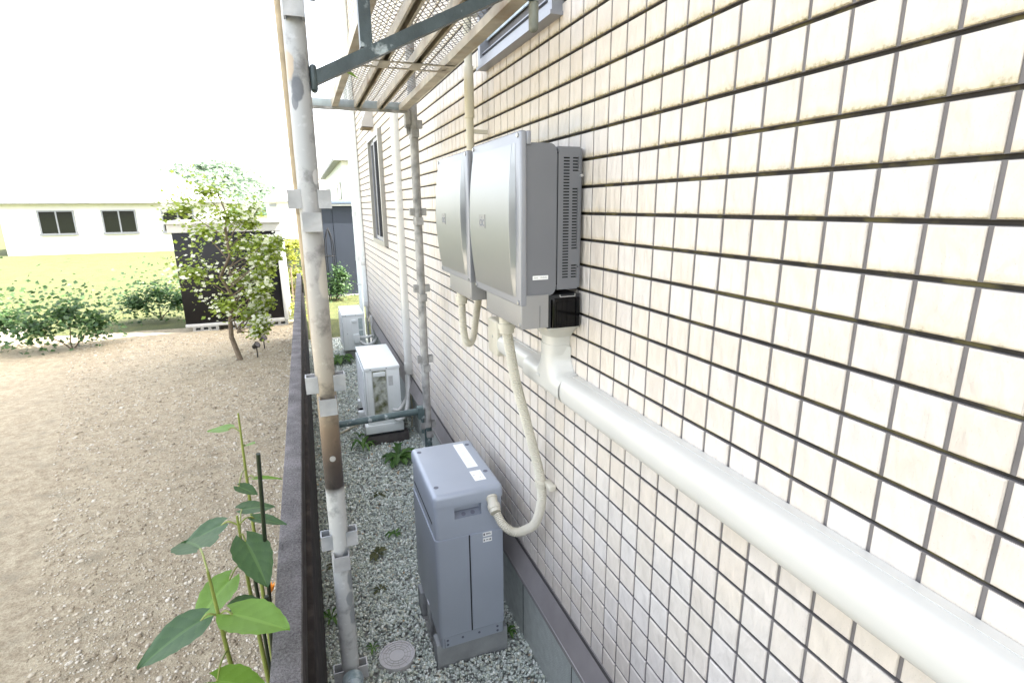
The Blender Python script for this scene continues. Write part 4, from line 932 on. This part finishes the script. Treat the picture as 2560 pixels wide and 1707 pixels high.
mb = MB(); mb.bbox((.582, 1.372, H+.424), (.604, 1.40, H+.68), .010, 4); mb.build('hook', mat('hook_grey', (.20, .21, .18), .6, .2, .3, 20), t)
mb = MB(); mb.bbox((.052, 1.372, H+.475), (.078, 1.398, H+.60), .008); mb.build('wedge', mat('wedge_blue', (.05, .05, .10), .5), t)
# deck
ZK = H+.512
t = thing('scaffold_deck', 'tan steel scaffold deck with expanded metal mesh overhead', 'scaffold deck', (.4, 2.3, ZK))
def chan(mb, xa, xb, za, zb_, th=.002, y0=1.40, y1=3.195, lip=.008):
    # C-section opening downward with small inner lips
    mb.box((xa, y0, za), (xa+th, y1, zb_)); mb.box((xb-th, y0, za), (xb, y1, zb_)); mb.box((xa+th, y0, zb_-th), (xb-th, y1, zb_))
    mb.box((xa+th, y0, za), (xa+lip, y1, za+th)); mb.box((xb-lip, y0, za), (xb-th, y1, za+th))
for k, (xa, xb, dz_) in enumerate(((.203, .232, 0), (.556, .600, 0))):
    mb = MB(); mb.box((xa, 1.40, ZK), (xb, 3.195, ZK+.002)); mb.box((xa if k == 0 else xb-.002, 1.40, ZK+.002), (xa+.002 if k == 0 else xb, 3.195, ZK+.05)); mb.box((xb-.002 if k == 0 else xa, 1.40, ZK+.002), (xb if k == 0 else xa+.002, 3.195, ZK+.028)); mb.build('side_rail', M_deckmet, t)
for xa, xb in ((.318, .352), (.438, .472)):
    mb = MB(); chan(mb, xa, xb, ZK+.001, ZK+.034); mb.build('channel', M_deckmet, t)
mb = MB(); fr_ = [(.21, .245, 2.15, 2.24), (.31, .36, 2.15, 2.24), (.43, .48, 2.15, 2.24), (.548, .60, 2.15, 2.24)]
plate_holes(mb, (0,0,ZK-.003), (1,0,0), (0,1,0), .206, .598, 2.14, 2.25, [(.250, .318, 2.158, 2.232), (.356, .436, 2.158, 2.232), (.476, .548, 2.158, 2.232), (.560, .575, 2.17, 2.222)])
plate_holes(mb, (0,0,ZK-.001), (1,0,0), (0,1,0), .206, .598, 2.14, 2.25, [(.250, .318, 2.158, 2.232), (.356, .436, 2.158, 2.232), (.476, .548, 2.158, 2.232), (.560, .575, 2.17, 2.222)])
mb.build('cross_plate', M_deckmet, t)
def exmesh():
    mb = MB(); xa, xb, ya, yb = .207, .596, 1.40, 3.19; z = ZK+.040; px_, py_ = .022, .036
    sl_ = py_/px_
    def strand(x0, y0, x1, y1, zz):
        d = Vector((x1-x0, y1-y0, 0)); 
        if d.length < .004: return
        n_ = Vector((-d.y, d.x, 0)).normalized()*.0009
        a = Vector((x0, y0, zz)); b = Vector((x1, y1, zz))
        q = [a-n_, b-n_, b+n_, a+n_]; u = Vector((0,0,.0014))
        mb.add([*q, *[p+u for p in q]], [(0,1,2,3),(7,6,5,4),(0,4,5,1),(3,2,6,7)])
    k = -int((xb-xa)*sl_/py_)-1
    while ya+k*py_ < yb+py_:
        for s in (1, -1):
            # line y = c + s*sl*(x-xa)
            c = ya+k*py_ if s == 1 else ya+k*py_+(xb-xa)*sl_
            def X_(y): return xa+(y-c)/(s*sl_)
            pts_ = sorted([(xa, c), (xb, c+s*sl_*(xb-xa))])
            (x0, y0), (x1, y1) = pts_
            if y0 > y1: lo, hi = (x1, y1), (x0, y0)
            else: lo, hi = (x0, y0), (x1, y1)
            if lo[1] < ya: lo = (X_(ya), ya)
            if hi[1] > yb: hi = (X_(yb), yb)
            if lo[1] < hi[1] and lo[1] < yb and hi[1] > ya: strand(lo[0], lo[1], hi[0], hi[1], z+(.0012 if s == 1 else 0))
        k += 1
    return mb.build('expanded_mesh', M_wire, t)
exmesh()
mb = MB(); qr = random.Random(8)
for k in range(90):
    u = qr.random(); x = .34+.10*u+qr.gauss(0, .02); y = 1.42+qr.random()*.75; a = qr.random()*PI; L = .008+.02*qr.random()
    mb.tube([(x, y, ZK+.046), (x+math.cos(a)*L*.5, y+math.sin(a)*L*.5, ZK+.049+.006*qr.random()), (x+math.cos(a)*L, y+math.sin(a)*L, ZK+.046)], .0012, 4)
tag(mb.build('dead_leaf_litter', mat('litter', (.26, .18, .12), .9)), 'brown leaf litter lying on the scaffold deck mesh', 'leaf litter', kind='stuff')
mb = MB(); mb.add([(.215, 2.35, ZK-.006), (.232, 2.31, ZK-.012), (.262, 2.34, ZK-.030), (.24, 2.37, ZK-.012)], [(0,1,2,3)]); mb.add([(.215, 2.35, ZK-.006), (.236, 2.39, ZK-.006), (.24, 2.37, ZK-.012)], [(0,1,2)])
o = mb.build('fresh_leaf', M_bigb); colattr(o.data, [.6]*len(o.data.polygons)); tag(o, 'green leaf caught under the edge of the scaffold deck', 'leaf')

# ------------------------------------------------------------------ plants
def leafcloud(name, m, parent, centres, n, size, seed, up=.3, flat=.5, shape='leaf'):
    q = random.Random(seed); mb = MB(); vals = []
    for k in range(n):
        c, rad = q.choice(centres); 
        d = Vector((q.gauss(0,1), q.gauss(0,1), q.gauss(0,1)*flat)); d = d.normalized()*rad*(min(1.9, abs(q.gauss(0, .75))) if shape == 'leaf' else .7+.6*q.random())
        p = Vector(c)+d; s = size*q.uniform(.6, 1.3)
        a = q.random()*2*PI; t_ = Vector((math.cos(a), math.sin(a), q.uniform(-.5, .3))).normalized()
        nrm = Vector((q.gauss(0, .8), q.gauss(-.3, .7), .8)).normalized(); b = t_.cross(nrm).normalized()*s*.38; t_ = t_*s
        mid = p+t_*.45+nrm*s*.06
        v_ = q.random()
        if shape == 'leaf':
            mb.add([p, mid+b, p+t_-nrm*s*.12, mid-b, mid-nrm*s*.07], [(0, 1, 4), (1, 2, 4), (2, 3, 4), (3, 0, 4)]); vals += [v_]*4
        else:
            fn = Vector((q.gauss(0, .35), q.gauss(-.55, .3), .8)).normalized(); b1_ = fn.orthogonal().normalized(); b2_ = fn.cross(b1_)
            for j in range(4):
                an = a+j*PI/2; e = (b1_*math.cos(an)+b2_*math.sin(an))*s*.5+fn*s*.04; f = (b2_*math.cos(an)-b1_*math.sin(an))*s*.24
                mb.add([p, p+e*.6+f, p+e, p+e*.6-f], [(0,1,2,3)]); vals.append(v_)
    me = bpy.data.meshes.new(name); me.from_pydata(mb.v, [], mb.f); me.materials.append(m); me.update(); colattr(me, vals)
    o = bpy.data.objects.new(name, me); C.objects.link(o); o.parent = parent
    if parent: o.matrix_parent_inverse = parent.matrix_basis.inverted()
    return o
# dogwood
def limb(mb, a, b, r0, r1, seed, n=5):
    q = random.Random(seed); a = Vector(a); b = Vector(b); L = (b-a).length
    pts = [a.lerp(b, i/n)+(Vector((q.uniform(-1,1), q.uniform(-1,1), q.uniform(-.4,.6)))*L*.05 if 0 < i < n else Vector((0,0,0))) for i in range(n+1)]
    mb.tube(pts, r0, 8, radii=[r0+(r1-r0)*i/n for i in range(n+1)]); return pts
t = thing('dogwood_tree', 'white flowered dogwood tree in front of the black doored garden shed', 'tree', (-.98, 8.0, 0))
cs = [(-.34,-.42,.07),(-.42,-.53,.11),(-.40,-.64,.07),(-.55,-.50,.12),(-.58,-.68,.13),(-.50,-.80,.09),(-.62,-.92,.13),(-.56,-1.02,.08),(-.68,-1.12,.13),(-.58,-1.26,.09),(-.66,-1.36,.11),(-.66,-1.52,.10),(-.72,-1.66,.10),(-.64,-.02,.12),(-.72,-.14,.13),(-.63,-.20,.08),(-.80,-.5,.2),(-.85,-.95,.22),(-.9,-.1,.24),(-1.1,.2,.26),(-1.2,-.3,.28),(-1.35,-.8,.26),(-1.05,-1.25,.24),(-1.4,.0,.24),(-.82,-1.45,.15)]
mb = MB(); tp = limb(mb, (-.98, 8.0, -.05), (-1.0, 8.05, H+.25), .035, .008, 1, 8)
for k, (x, z, r_) in enumerate(cs): limb(mb, (-.98, 8.0, max(.35, H+z-.35)), (x, 8.0+((k*37) % 7-3)*.06, H+z), .010, .003, k+5, 4)
mb.build('trunk', M_trunk, t)
cen = [((x, 8.0+((k*37) % 7-3)*.06, H+z), r_) for k, (x, z, r_) in enumerate(cs)]
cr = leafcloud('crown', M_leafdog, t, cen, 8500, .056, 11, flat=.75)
leafcloud('flowers', M_bract, t, [((c[0], c[1]-.03, c[2]+.04), r_) for c, r_ in cen], 1050, .056, 12, flat=.6, shape='flower')
# yellow green bushes beyond the wall
def bush(label, centres, n, size, m, seed, name='bush', base=None, cat='bush', group=None):
    base = base or (centres[0][0][0], centres[0][0][1], 0)
    t = thing(name, label, cat, base, group)
    mb = MB()
    for k, (c, r_) in enumerate(centres): limb(mb, base, c, .012, .003, k+seed, 4)
    mb.build('stems', M_trunk, t); leafcloud('foliage', m, t, centres, n, size, seed, flat=.9); return t
bush('sunlit yellow green bush between the shed and the end of the low wall', [((-.25, 11.4, 1.05), .17), ((-.20, 11.4, .72), .16), ((-.33, 11.5, .45), .2), ((-.16, 11.6, 1.28), .10), ((-.32,11.4,1.28),.1)], 1500, .05, M_bush, 21, group='garden bushes')
bush('low yellow green bush at the foot of the leaning stake', [((-.30, 10.4, .25), .16), ((-.22, 10.2, .16), .14)], 700, .04, M_bush, 22, group='garden bushes')
bush('pale green tall bush peeking past the end of the low wall', [((-.06, 11.6, .80), .13), ((-.05, 11.6, .50), .14), ((-.08, 11.7, 1.05), .08)], 500, .045, M_shrub, 23, group='garden bushes')
mb = MB(); mb.tube([(-.29, 11, H-1.10), (-.315, 11, .0)], .014, 8); tag(mb.build('garden_stake', M_trunk), 'leaning brown stake between the shed and the low wall', 'stake')
# obelisk trellis and shrub
t = thing('garden_obelisk', 'black pointed wire obelisk trellis in front of the dark outbuilding', 'trellis', (.47, 12.4, 0))
mb = MB(); M_obl = mat('black_wire', (.004, .005, .008), .6, spec=.3); ob = (.490, 12.4)
for k in range(4):
    a = PI/4+k*PI/2+.2; w_ = .105
    dx, dy = math.cos(a)*w_, math.sin(a)*w_
    mb.tube(catmull([(ob[0]+dx, ob[1]+dy, .0), (ob[0]+dx, ob[1]+dy, .7), (ob[0]+dx, ob[1]+dy, 1.20), (ob[0]+dx*.85, ob[1]+dy*.85, 1.32), (ob[0]+dx*.4, ob[1]+dy*.4, 1.47), (ob[0], ob[1], 1.565)], 6), .010, 8)
mb.build('frame', M_obl, t)
mb = MB()
for z in (.97, .45): mb.tube([(ob[0]+.105*math.cos(2*PI*k/24), ob[1]+.105*math.sin(2*PI*k/24), z) for k in range(25)], .007, 6)
mb.build_each('hoop', M_obl, t)
bush('soft green shrub growing through the black obelisk', [((.55, 12.3, .42), .26), ((.66, 12.3, .28), .24), ((.50, 12.3, .20), .22), ((.62, 12.3, .62), .14), ((.74,12.3,.52),.08)], 2600, .05, M_shrub, 31, name='shrub', base=(.55, 12.3, 0), cat='shrub')
# weeds in the gravel
def weed(label, x, y, R_, n, seed, m=M_weed, w=.22, h=.45):
    q = random.Random(seed); mb = MB(); vals = []
    for k in range(n):
        a = 2*PI*k/n+q.uniform(-.35, .35); L = R_*q.uniform(.55, 1.1); e = Vector((math.cos(a), math.sin(a), 0)); f = Vector((-e.y, e.x, 0)); hh = h*q.uniform(.4, 1.3)
        N = 7; v0 = q.random(); vs = []
        for i in range(N+1):
            s = i/N; c = Vector((x, y, .012))+e*L*s+Vector((0,0, L*hh*math.sin(PI*min(1, s*.85))*(1-.25*s)))
            ww = L*w*(math.sin(PI*min(1, s*.92+.05))**.8)*(1+.28*math.sin(i*2.6+k))*(.5+.6*s)
            vs += [c-f*ww+Vector((0,0,ww*.35)), c, c+f*ww+Vector((0,0,ww*.35))]
        fs = []
        for i in range(N):
            for j in range(2): fs.append((i*3+j, i*3+j+1, (i+1)*3+j+1, (i+1)*3+j)); vals.append(min(1, max(0, v0+(.15 if j else -.05))))
        mb.add(vs, fs, 0, True)
    me = bpy.data.meshes.new('weed'); me.from_pydata(mb.v, [], mb.f); me.materials.append(m); me.update(); colattr(me, vals)
    o = bpy.data.objects.new('weed', me); C.objects.link(o); tag(o, label, 'weed', 'weeds in the gravel')
weed('bushy dandelion weed behind the battery cabinet', .545, 4.05, .175, 16, 1)
weed('upright green weed at the corner of the nearer air conditioner plinth', .30, 4.36, .13, 13, 2, w=.13, h=.8)
weed('broad dark green weed in front of the farther air conditioner', .27, 7.15, .21, 16, 3)
weed('small green weed against the left side of the battery cabinet', .355, 3.02, .065, 8, 4)
weed('flat dull weed in the gravel midway left of the battery cabinet', .225, 2.87, .07, 12, 5, M_weedd, h=.15)
weed('faint trampled weed lower left of the battery cabinet', .20, 2.55, .045, 9, 6, M_weedd, h=.12)
weed('tiny weed beside the drain hose on the gravel', .30, 4.62, .075, 8, 7, w=.14, h=.7)
weed('narrow green weed along the foot of the low wall', -.055, 2.42, .075, 7, 8, w=.16, h=.8)
weed('thin weed between the drain cover and the nearest post', .115, 2.16, .045, 7, 9, w=.14, h=.5)
weed('dull weed near the low wall beside the nearest post', -.02, 2.85, .06, 8, 10, M_weedd, h=.3)
weed('low weed in the corner between foundation and battery block', .735, 2.02, .05, 9, 11, h=.6)
weed('small dull weed left of the bushy dandelion', .33, 3.55, .06, 9, 12, M_weedd, h=.15)
# broad leafed plants in the left foreground
def bigleaf(parent, base, tip, width, m, seed, droop=.12, name='leaf'):
    base = Vector(base); tip = Vector(tip); ax = tip-base; L = ax.length; e = ax/L; side = e.cross(Vector((0,0,1))).normalized(); upv = side.cross(e)
    q = random.Random(seed); N, Mx = 30, 12; vs = []; vals = []
    for i in range(N+1):
        s = i/N; prof = (math.sin(PI*s**.72)**.75)*(1-.25*s) if 0 < s < 1 else 0
        if i == 0: prof = .25
        for j in range(-Mx, Mx+1):
            u = j/Mx; back = -.10*L*abs(u)**1.5*(1-s)**2*2
            c = base+e*(L*s+back)+side*(u*prof*width/2*(1+.03*math.sin(s*40)))+upv*(-droop*L*s*s+.05*L*abs(u)+.012*L*math.sin(9*s+4*abs(u))*abs(u))
            vs.append(c)
    fs = []; W = 2*Mx+1
    for i in range(N):
        for j in range(W-1):
            fs.append((i*W+j, i*W+j+1, (i+1)*W+j+1, (i+1)*W+j))
            u = abs((j+.5)/Mx-1); vals.append((.95 if u < .07 else .22+.25*(((i/N)*5-u*1.6) % 1))+.08*q.random())
    me = bpy.data.meshes.new(name); me.from_pydata(vs, [], fs); me.materials.append(m); me.update(); colattr(me, vals)
    me.polygons.foreach_set('use_smooth', [True]*len(fs))
    o = bpy.data.objects.new(name, me); C.objects.link(o); o.parent = parent; o.matrix_parent_inverse = parent.matrix_basis.inverted(); return o
def plant(label, foot, joints, leaves, gcol=M_stem):
    t = thing('leafy_plant', label, 'plant', foot, 'broad leaved plants in the garden bed')
    mb = MB(); sp = catmull([foot]+joints, 8); mb.tube(sp, .007, 10, radii=[.009-.006*i/(len(sp)-1) for i in range(len(sp))])
    for (b, tip, w, m, dr) in leaves:
        b = Vector(b); near = min(sp, key=lambda p: (p-b).length)
        mb.tube(catmull([near, near.lerp(b, .55)+Vector((0,0,.012)), b], 5), .0022, 6)
    mb.build('stem', gcol, t)
    for k, (b, tip, w, m, dr) in enumerate(leaves): bigleaf(t, b, tip, w, m, k, dr)
    return t
plant('broad leaved plant nearest the viewer, bright green leaf over the wall cap', (-.235, 1.30, -.02), [(-.245, 1.28, .5), (-.26, 1.22, .95), (-.27, 1.2, 1.22)],
      [((-.235, 1.195, H-.90), (-.112, 1.105, H-.90), .115, M_bigb, .06), ((-.25, 1.31, H-.97), (-.165, 1.32, H-.99), .10, M_big, .2), ((-.27, 1.12, H-1.0), (-.165, 1.09, H-1.03), .10, M_bigb, .1), ((-.30, 1.2, H-.9), (-.42, 1.15, H-.92), .12, M_big, .2), ((-.30, 1.3, H-.78), (-.36, 1.42, H-.8), .11, M_big, .2)])
plant('broad leaved plant with dark round leaves beside the wall cap', (-.22, 1.52, -.02), [(-.225, 1.50, .5), (-.235, 1.46, .95), (-.24, 1.46, 1.20)],
      [((-.225, 1.44, H-.87), (-.168, 1.33, H-.93), .105, M_big, .25), ((-.245, 1.58, H-.85), (-.158, 1.60, H-.86), .09, M_big, .15), ((-.205, 1.50, H-.84), (-.122, 1.47, H-.86), .05, M_big, .05), ((-.28, 1.46, H-.82), (-.38, 1.44, H-.84), .11, M_big, .2), ((-.27, 1.4, H-.95), (-.36, 1.33, H-1.0), .12, M_bigb, .2)])
plant('slender leafy plant farther along the bed with one leaf reaching over the wall', (-.27, 1.95, -.02), [(-.27, 1.93, .6), (-.265, 1.90, 1.05), (-.26, 1.88, 1.34)],
      [((-.235, 1.87, H-.90), (-.152, 1.86, H-.905), .03, M_bigb, .12), ((-.26, 1.93, H-.80), (-.225, 1.90, H-.78), .05, M_bigb, .1), ((-.27, 1.75, H-.86), (-.215, 1.72, H-.88), .06, M_big, .1), ((-.30, 1.9, H-.72), (-.37, 1.95, H-.72), .08, M_bigb, .2)])
for k, (a, b, lab) in enumerate((((-.160, 1.385, H-.60), (-.252, 1.66, .0), 'slanting dark green garden stake among the broad leaves'), ((-.175, 1.30, H-.95), (-.20, 1.36, 0), 'upright dark stake beside the bright green leaf'), ((-.245, 1.62, H-1.0), (-.225, 1.60, 0), 'short dark stake behind the round leaf'))):
    mb = MB(); mb.tube([a, b], .0055, 10); tag(mb.build('plant_stake', M_stake), lab, 'stake', 'plant stakes')
mb = MB(); q = random.Random(3); vals = []
for k in range(9):
    a = k*2*PI/9; e = Vector((math.cos(a)*.4, math.sin(a)*.3, .8)); p = Vector((-.228, 1.82, H-1.32)); f = Vector((-math.sin(a), math.cos(a), 0))*.007
    mb.add([p, p+e*.02+f, p+e*.045, p+e*.02-f], [(0,1,2,3)])
tag(mb.build('orange_flower', M_orange), 'small orange flower low behind the broad leaves', 'flower')
# garden spotlights
def spot(label, x, y):
    t = thing('garden_spotlight', label, 'spotlight', (x, y, 0), 'garden spotlights')
    mb = MB(); mb.tube([(x, y, -.03), (x, y, .10)], .008, 10); mb.build('spike', M_lamp, t)
    mb = MB(); a = Vector((x-.005, y, .14)); d = Vector((.6, -.5, .5)).normalized(); mb.tube([a-d*.05, a-d*.045, a+d*.03, a+d*.035], .04, 18, radii=[.02, .034, .042, .045]); hd = mb.build('lamp_head', M_lamp, t)
    mb = MB(); mb.tube([a+d*.0355, a+d*.037], .036, 18); mb.build('lens', mat('lens'+str(round(x*100)), (.5, .45, .5), .1, .3), hd)
spot('small black garden spotlight standing on the bare soil, the one farther back', -.70, 8.45)
spot('small black garden spotlight on the bare soil, the one nearer and cut by the edge', -.765, 8.02)

# ------------------------------------------------------------------ shed
t = thing('garden_shed', 'small white framed garden shed with black door behind the dogwood', 'shed', (-1.2, 10.7, 0))
mb = MB(); mb.box((-2.0, 10.22, .10), (-.38, 11.3, 1.62)); mb.build('body', M_shedb, t)
mb = MB(); mb.bbox((-2.05, 10.17, 1.615), (-.365, 11.35, 1.79), .01); mb.bbox((-2.08, 10.10, 1.755), (-.345, 11.4, 1.80), .008); mb.build('roof', M_shedw, t)
mb = MB(); mb.bbox((-.455, 10.18, .06), (-.385, 10.26, 1.6145), .006); mb.bbox((-2.0, 10.16, .055), (-.46, 10.24, .10), .004); mb.build('frame', M_shedw, t)
mb = MB(); mb.bbox((-1.99, 10.195, .105), (-.458, 10.215, 1.61), .003); dr = mb.build('door', M_shedb, t)
mb = MB(); mb.bbox((-.92, 10.15, .8), (-.90, 10.19, .95), .004); mb.build('handle', M_shedw, dr)
mb = MB()
pr = []
for k in range(30): y = 10.27+k*.035; pr += [(-.372 if k % 2 == 0 else -.362, y), (-.372 if k % 2 == 0 else -.362, y+.022)]
mb.prism(pr+[(-.379, 11.3), (-.379, 10.27)], 'z', .08, 1.612); mb.build('side_wall', mat('corrugated_white', (.62, .62, .60), .5), t)
for k in range(3):
    t = thing('concrete_block', ['hollow concrete block under the right corner of the garden shed', 'hollow concrete block under the middle of the garden shed', 'hollow concrete block under the left part of the garden shed'][k], 'block', (-.58-.55*k, 10.3, 0), 'blocks under the shed')
    x0 = -.80-.55*k; mb = MB()
    mb.box((x0, 10.16, -.04), (x0+.39, 10.36, -.005)); mb.box((x0, 10.16, .038), (x0+.39, 10.36, .054))
    for x in (0, .115, .23, .345): mb.box((x0+x, 10.16, -.005), (x0+x+.045, 10.36, .038))
    mb.build('shell', M_conc, t)

# ------------------------------------------------------------------ dark outbuilding, neighbours, hill
t = thing('dark_outbuilding', 'low navy clad outbuilding with pale eaves behind the lawn', 'outbuilding', (1.5, 14, 0))
mb = MB(); mb.box((.20, 12.9, .03), (3.4, 16, 2.03))
mb.build('wall', M_navy, t)
mb = MB()
for x in (.20, .645, 1.09, 1.535): mb.box((x, 12.886, .035), (x+.43, 12.9, 2.0))
mb.box((.632, 12.893, .035), (.636, 12.899, 2.0))
mb.build_each('cladding_panel', M_navy, t)
mb = MB(); mb.bbox((.12, 12.78, 2.066), (3.5, 16.1, 2.135), .006); mb.build('fascia', M_navyl, t)
mb = MB(); mb.bbox((.14, 12.80, 2.022), (3.5, 16.08, 2.064), .004); mb.build('soffit', M_shedw, t)
mb = MB(); mb.box((.14, 12.82, -.06), (3.5, 16.05, .03)); mb.build('plinth', M_conc, t)
# neighbour with lap siding
t = thing('siding_house', 'pale house with horizontal siding and grey eaves beyond the dark outbuilding', 'house', (3.5, 26, 0))
mb = MB(); n = 20
for k in range(n): z = 1.0+k*.125; mb.prism([(1.40+.0, z), (1.392, z), (1.402, z+.122), (1.41, z+.122)], 'y', 19.7, 33)
mb.build('siding', mat('pale_siding', (.58, .62, .58), .7, 0, .05), t)
mb = MB(); mb.box((1.405, 19.7, -.1), (6.5, 33, 3.5)); mb.build('wall', M_wallw, t)
mb = MB(); mb.prism([(1.15, 3.50), (1.15, 3.60), (4, 4.9), (7, 3.6), (7, 3.5)], 'y', 19.4, 33.4); mb.build('roof', M_roof, t)
mb = MB(); frame_rect(mb, 1.36, 1.40, 20.6, 22.2, 2.28, 2.85, .07); w = mb.build('window', M_frame, t)
mb = MB(); mb.box((1.375, 20.67, 2.35), (1.385, 22.13, 2.78)); mb.build_each('pane', M_glass, w)
# far white house
t = thing('white_house', 'white single storey house with hipped roof at the foot of the hill', 'house', (-.3, 44, 0))
mb = MB(); mb.box((-2.15, 40, -.1), (3.0, 48, 2.35)); mb.build('wall', M_wallw, t)
hv = [(-2.5, 39.6, 2.42), (3.4, 39.6, 2.42), (3.4, 48.4, 2.42), (-2.5, 48.4, 2.42), (-.2, 43, 3.95), (1.9, 45, 3.95)]
mb = MB(); mb.add(hv, [(0,1,5,4),(1,2,5),(2,3,4,5),(3,0,4)]); mb.box((-2.45, 39.65, 2.35), (3.35, 48.35, 2.42)); mb.build('roof', mat('pale_roof', (.46, .45, .44), .8, 0, .1), t)
mb = MB(); mb.box((-1.95, 39.95, 2.04), (-1.5, 39.995, 2.26)); mb.build_each('window', mat('win_pale', (.25, .27, .29), .4), t)
t = thing('white_house', 'wide pale house left of the garden shed, half hidden by the dogwood', 'house', (-9, 34, 0))
mb = MB(); mb.box((-13, 32, -.1), (-4.3, 40, 2.3)); mb.build('wall', M_wallw, t)
hv = [(-13.5, 31.5, 2.3), (-3.8, 31.5, 2.3), (-3.8, 40.5, 2.3), (-13.5, 40.5, 2.3), (-10.5, 36, 4.0), (-6.8, 36, 4.0)]
mb = MB(); mb.add(hv, [(0,1,5,4),(1,2,5),(2,3,4,5),(3,0,4)]); mb.box((-13.45, 31.55, 2.25), (-3.85, 40.45, 2.3)); mb.build('roof', M_roof, t)
mb = MB()
for x in (-11.5, -9, -6.5):
    mb = MB()
    mb.box((x, 31.95, .9), (x+1.3, 31.995, 1.9)); w = mb.build('window', M_glass, t)
    mb = MB(); mb.box((x-.06, 31.92, .84), (x, 31.995, 1.96)); mb.box((x+1.3, 31.92, .84), (x+1.36, 31.995, 1.96)); mb.box((x, 31.92, 1.9), (x+1.3, 31.995, 1.96)); mb.box((x-.1, 31.88, .80), (x+1.4, 31.995, .9)); mb.box((x+.62, 31.93, .9), (x+.68, 31.95, 1.9)); mb.build('window_frame', M_framew, w)
# hill with woodland
def hill():
    mb = MB(); nx_, ny_ = 90, 24; vs = []
    def hz(x, y):
        return 15.5*math.exp(-((x+26)/(17 if x > -26 else 40))**2)*min(1, (y-170)/60) + 1.5*noise.noise(Vector((x*.05, y*.05, 0)))
    for j in range(ny_+1):
        for i in range(nx_+1):
            x = -170+i*(190/nx_); y = 170+j*5; vs.append((x, y, hz(x, y)))
    mb.add(vs, [(j*(nx_+1)+i, j*(nx_+1)+i+1, (j+1)*(nx_+1)+i+1, (j+1)*(nx_+1)+i) for j in range(ny_) for i in range(nx_)], 0, True)
    tag(mb.build('hill', mat('hill_green', (.05, .10, .05), .9, 0, .3, .2)), 'wooded hill far behind the houses', 'hill', kind='structure')
    q = random.Random(9); cs_ = []
    for k in range(1500):
        x = q.uniform(-150, 15); y = q.uniform(175, 262); cs_.append(((x, y, hz(x, y)+1.5), q.uniform(1.4, 3.0)))
    o = leafcloud('hill_woodland', M_hillt, None, cs_, 42000, 1.5, 44, flat=.8); tag(o, 'woodland covering the far hill, its green paled for haze', 'woodland', kind='stuff')
hill()
t = thing('utility_pole', 'slim utility pole at the foot of the wooded hill', 'utility pole', (-1.6, 60, 0))
mb = MB(); mb.tube([(-1.68, 60, 0), (-1.68, 60, 4.9)], .07, 8); mb.build('pole', M_galv2, t)
mb = MB(); mb.tube([(-1.68, 60, 4.75), (-8, 60.5, 4.35), (-14, 61, 4.2), (-24, 62, 4.6)], .022, 5); mb.build('wire', M_dark, t)
# hedge and background planting on the left, outside the path
for k, (x, y, r_) in enumerate(((-3.4, 9.6, .7), (-4.6, 9.9, .8), (-5.9, 10.2, .8), (-7.2, 10.6, .9), (-8.6, 11, .9), (-2.7, 11.8, .6))):
    bush(['rounded garden shrub just left of the shed', 'second rounded shrub in the row left of the shed', 'third rounded shrub in the row left of the shed', 'fourth rounded shrub in the row left of the shed', 'last rounded shrub in the row left of the shed', 'shrub tucked behind the left end of the shed'][k],
         [((x, y, r_*.75), r_*.75), ((x+.35, y, r_*.5), r_*.5), ((x-.35, y-.1, r_*.5), r_*.5)], 2200, .07, M_shrub, 60+k, name='garden_shrub', base=(x, y, -.05), cat='shrub', group='shrubs left of the shed')
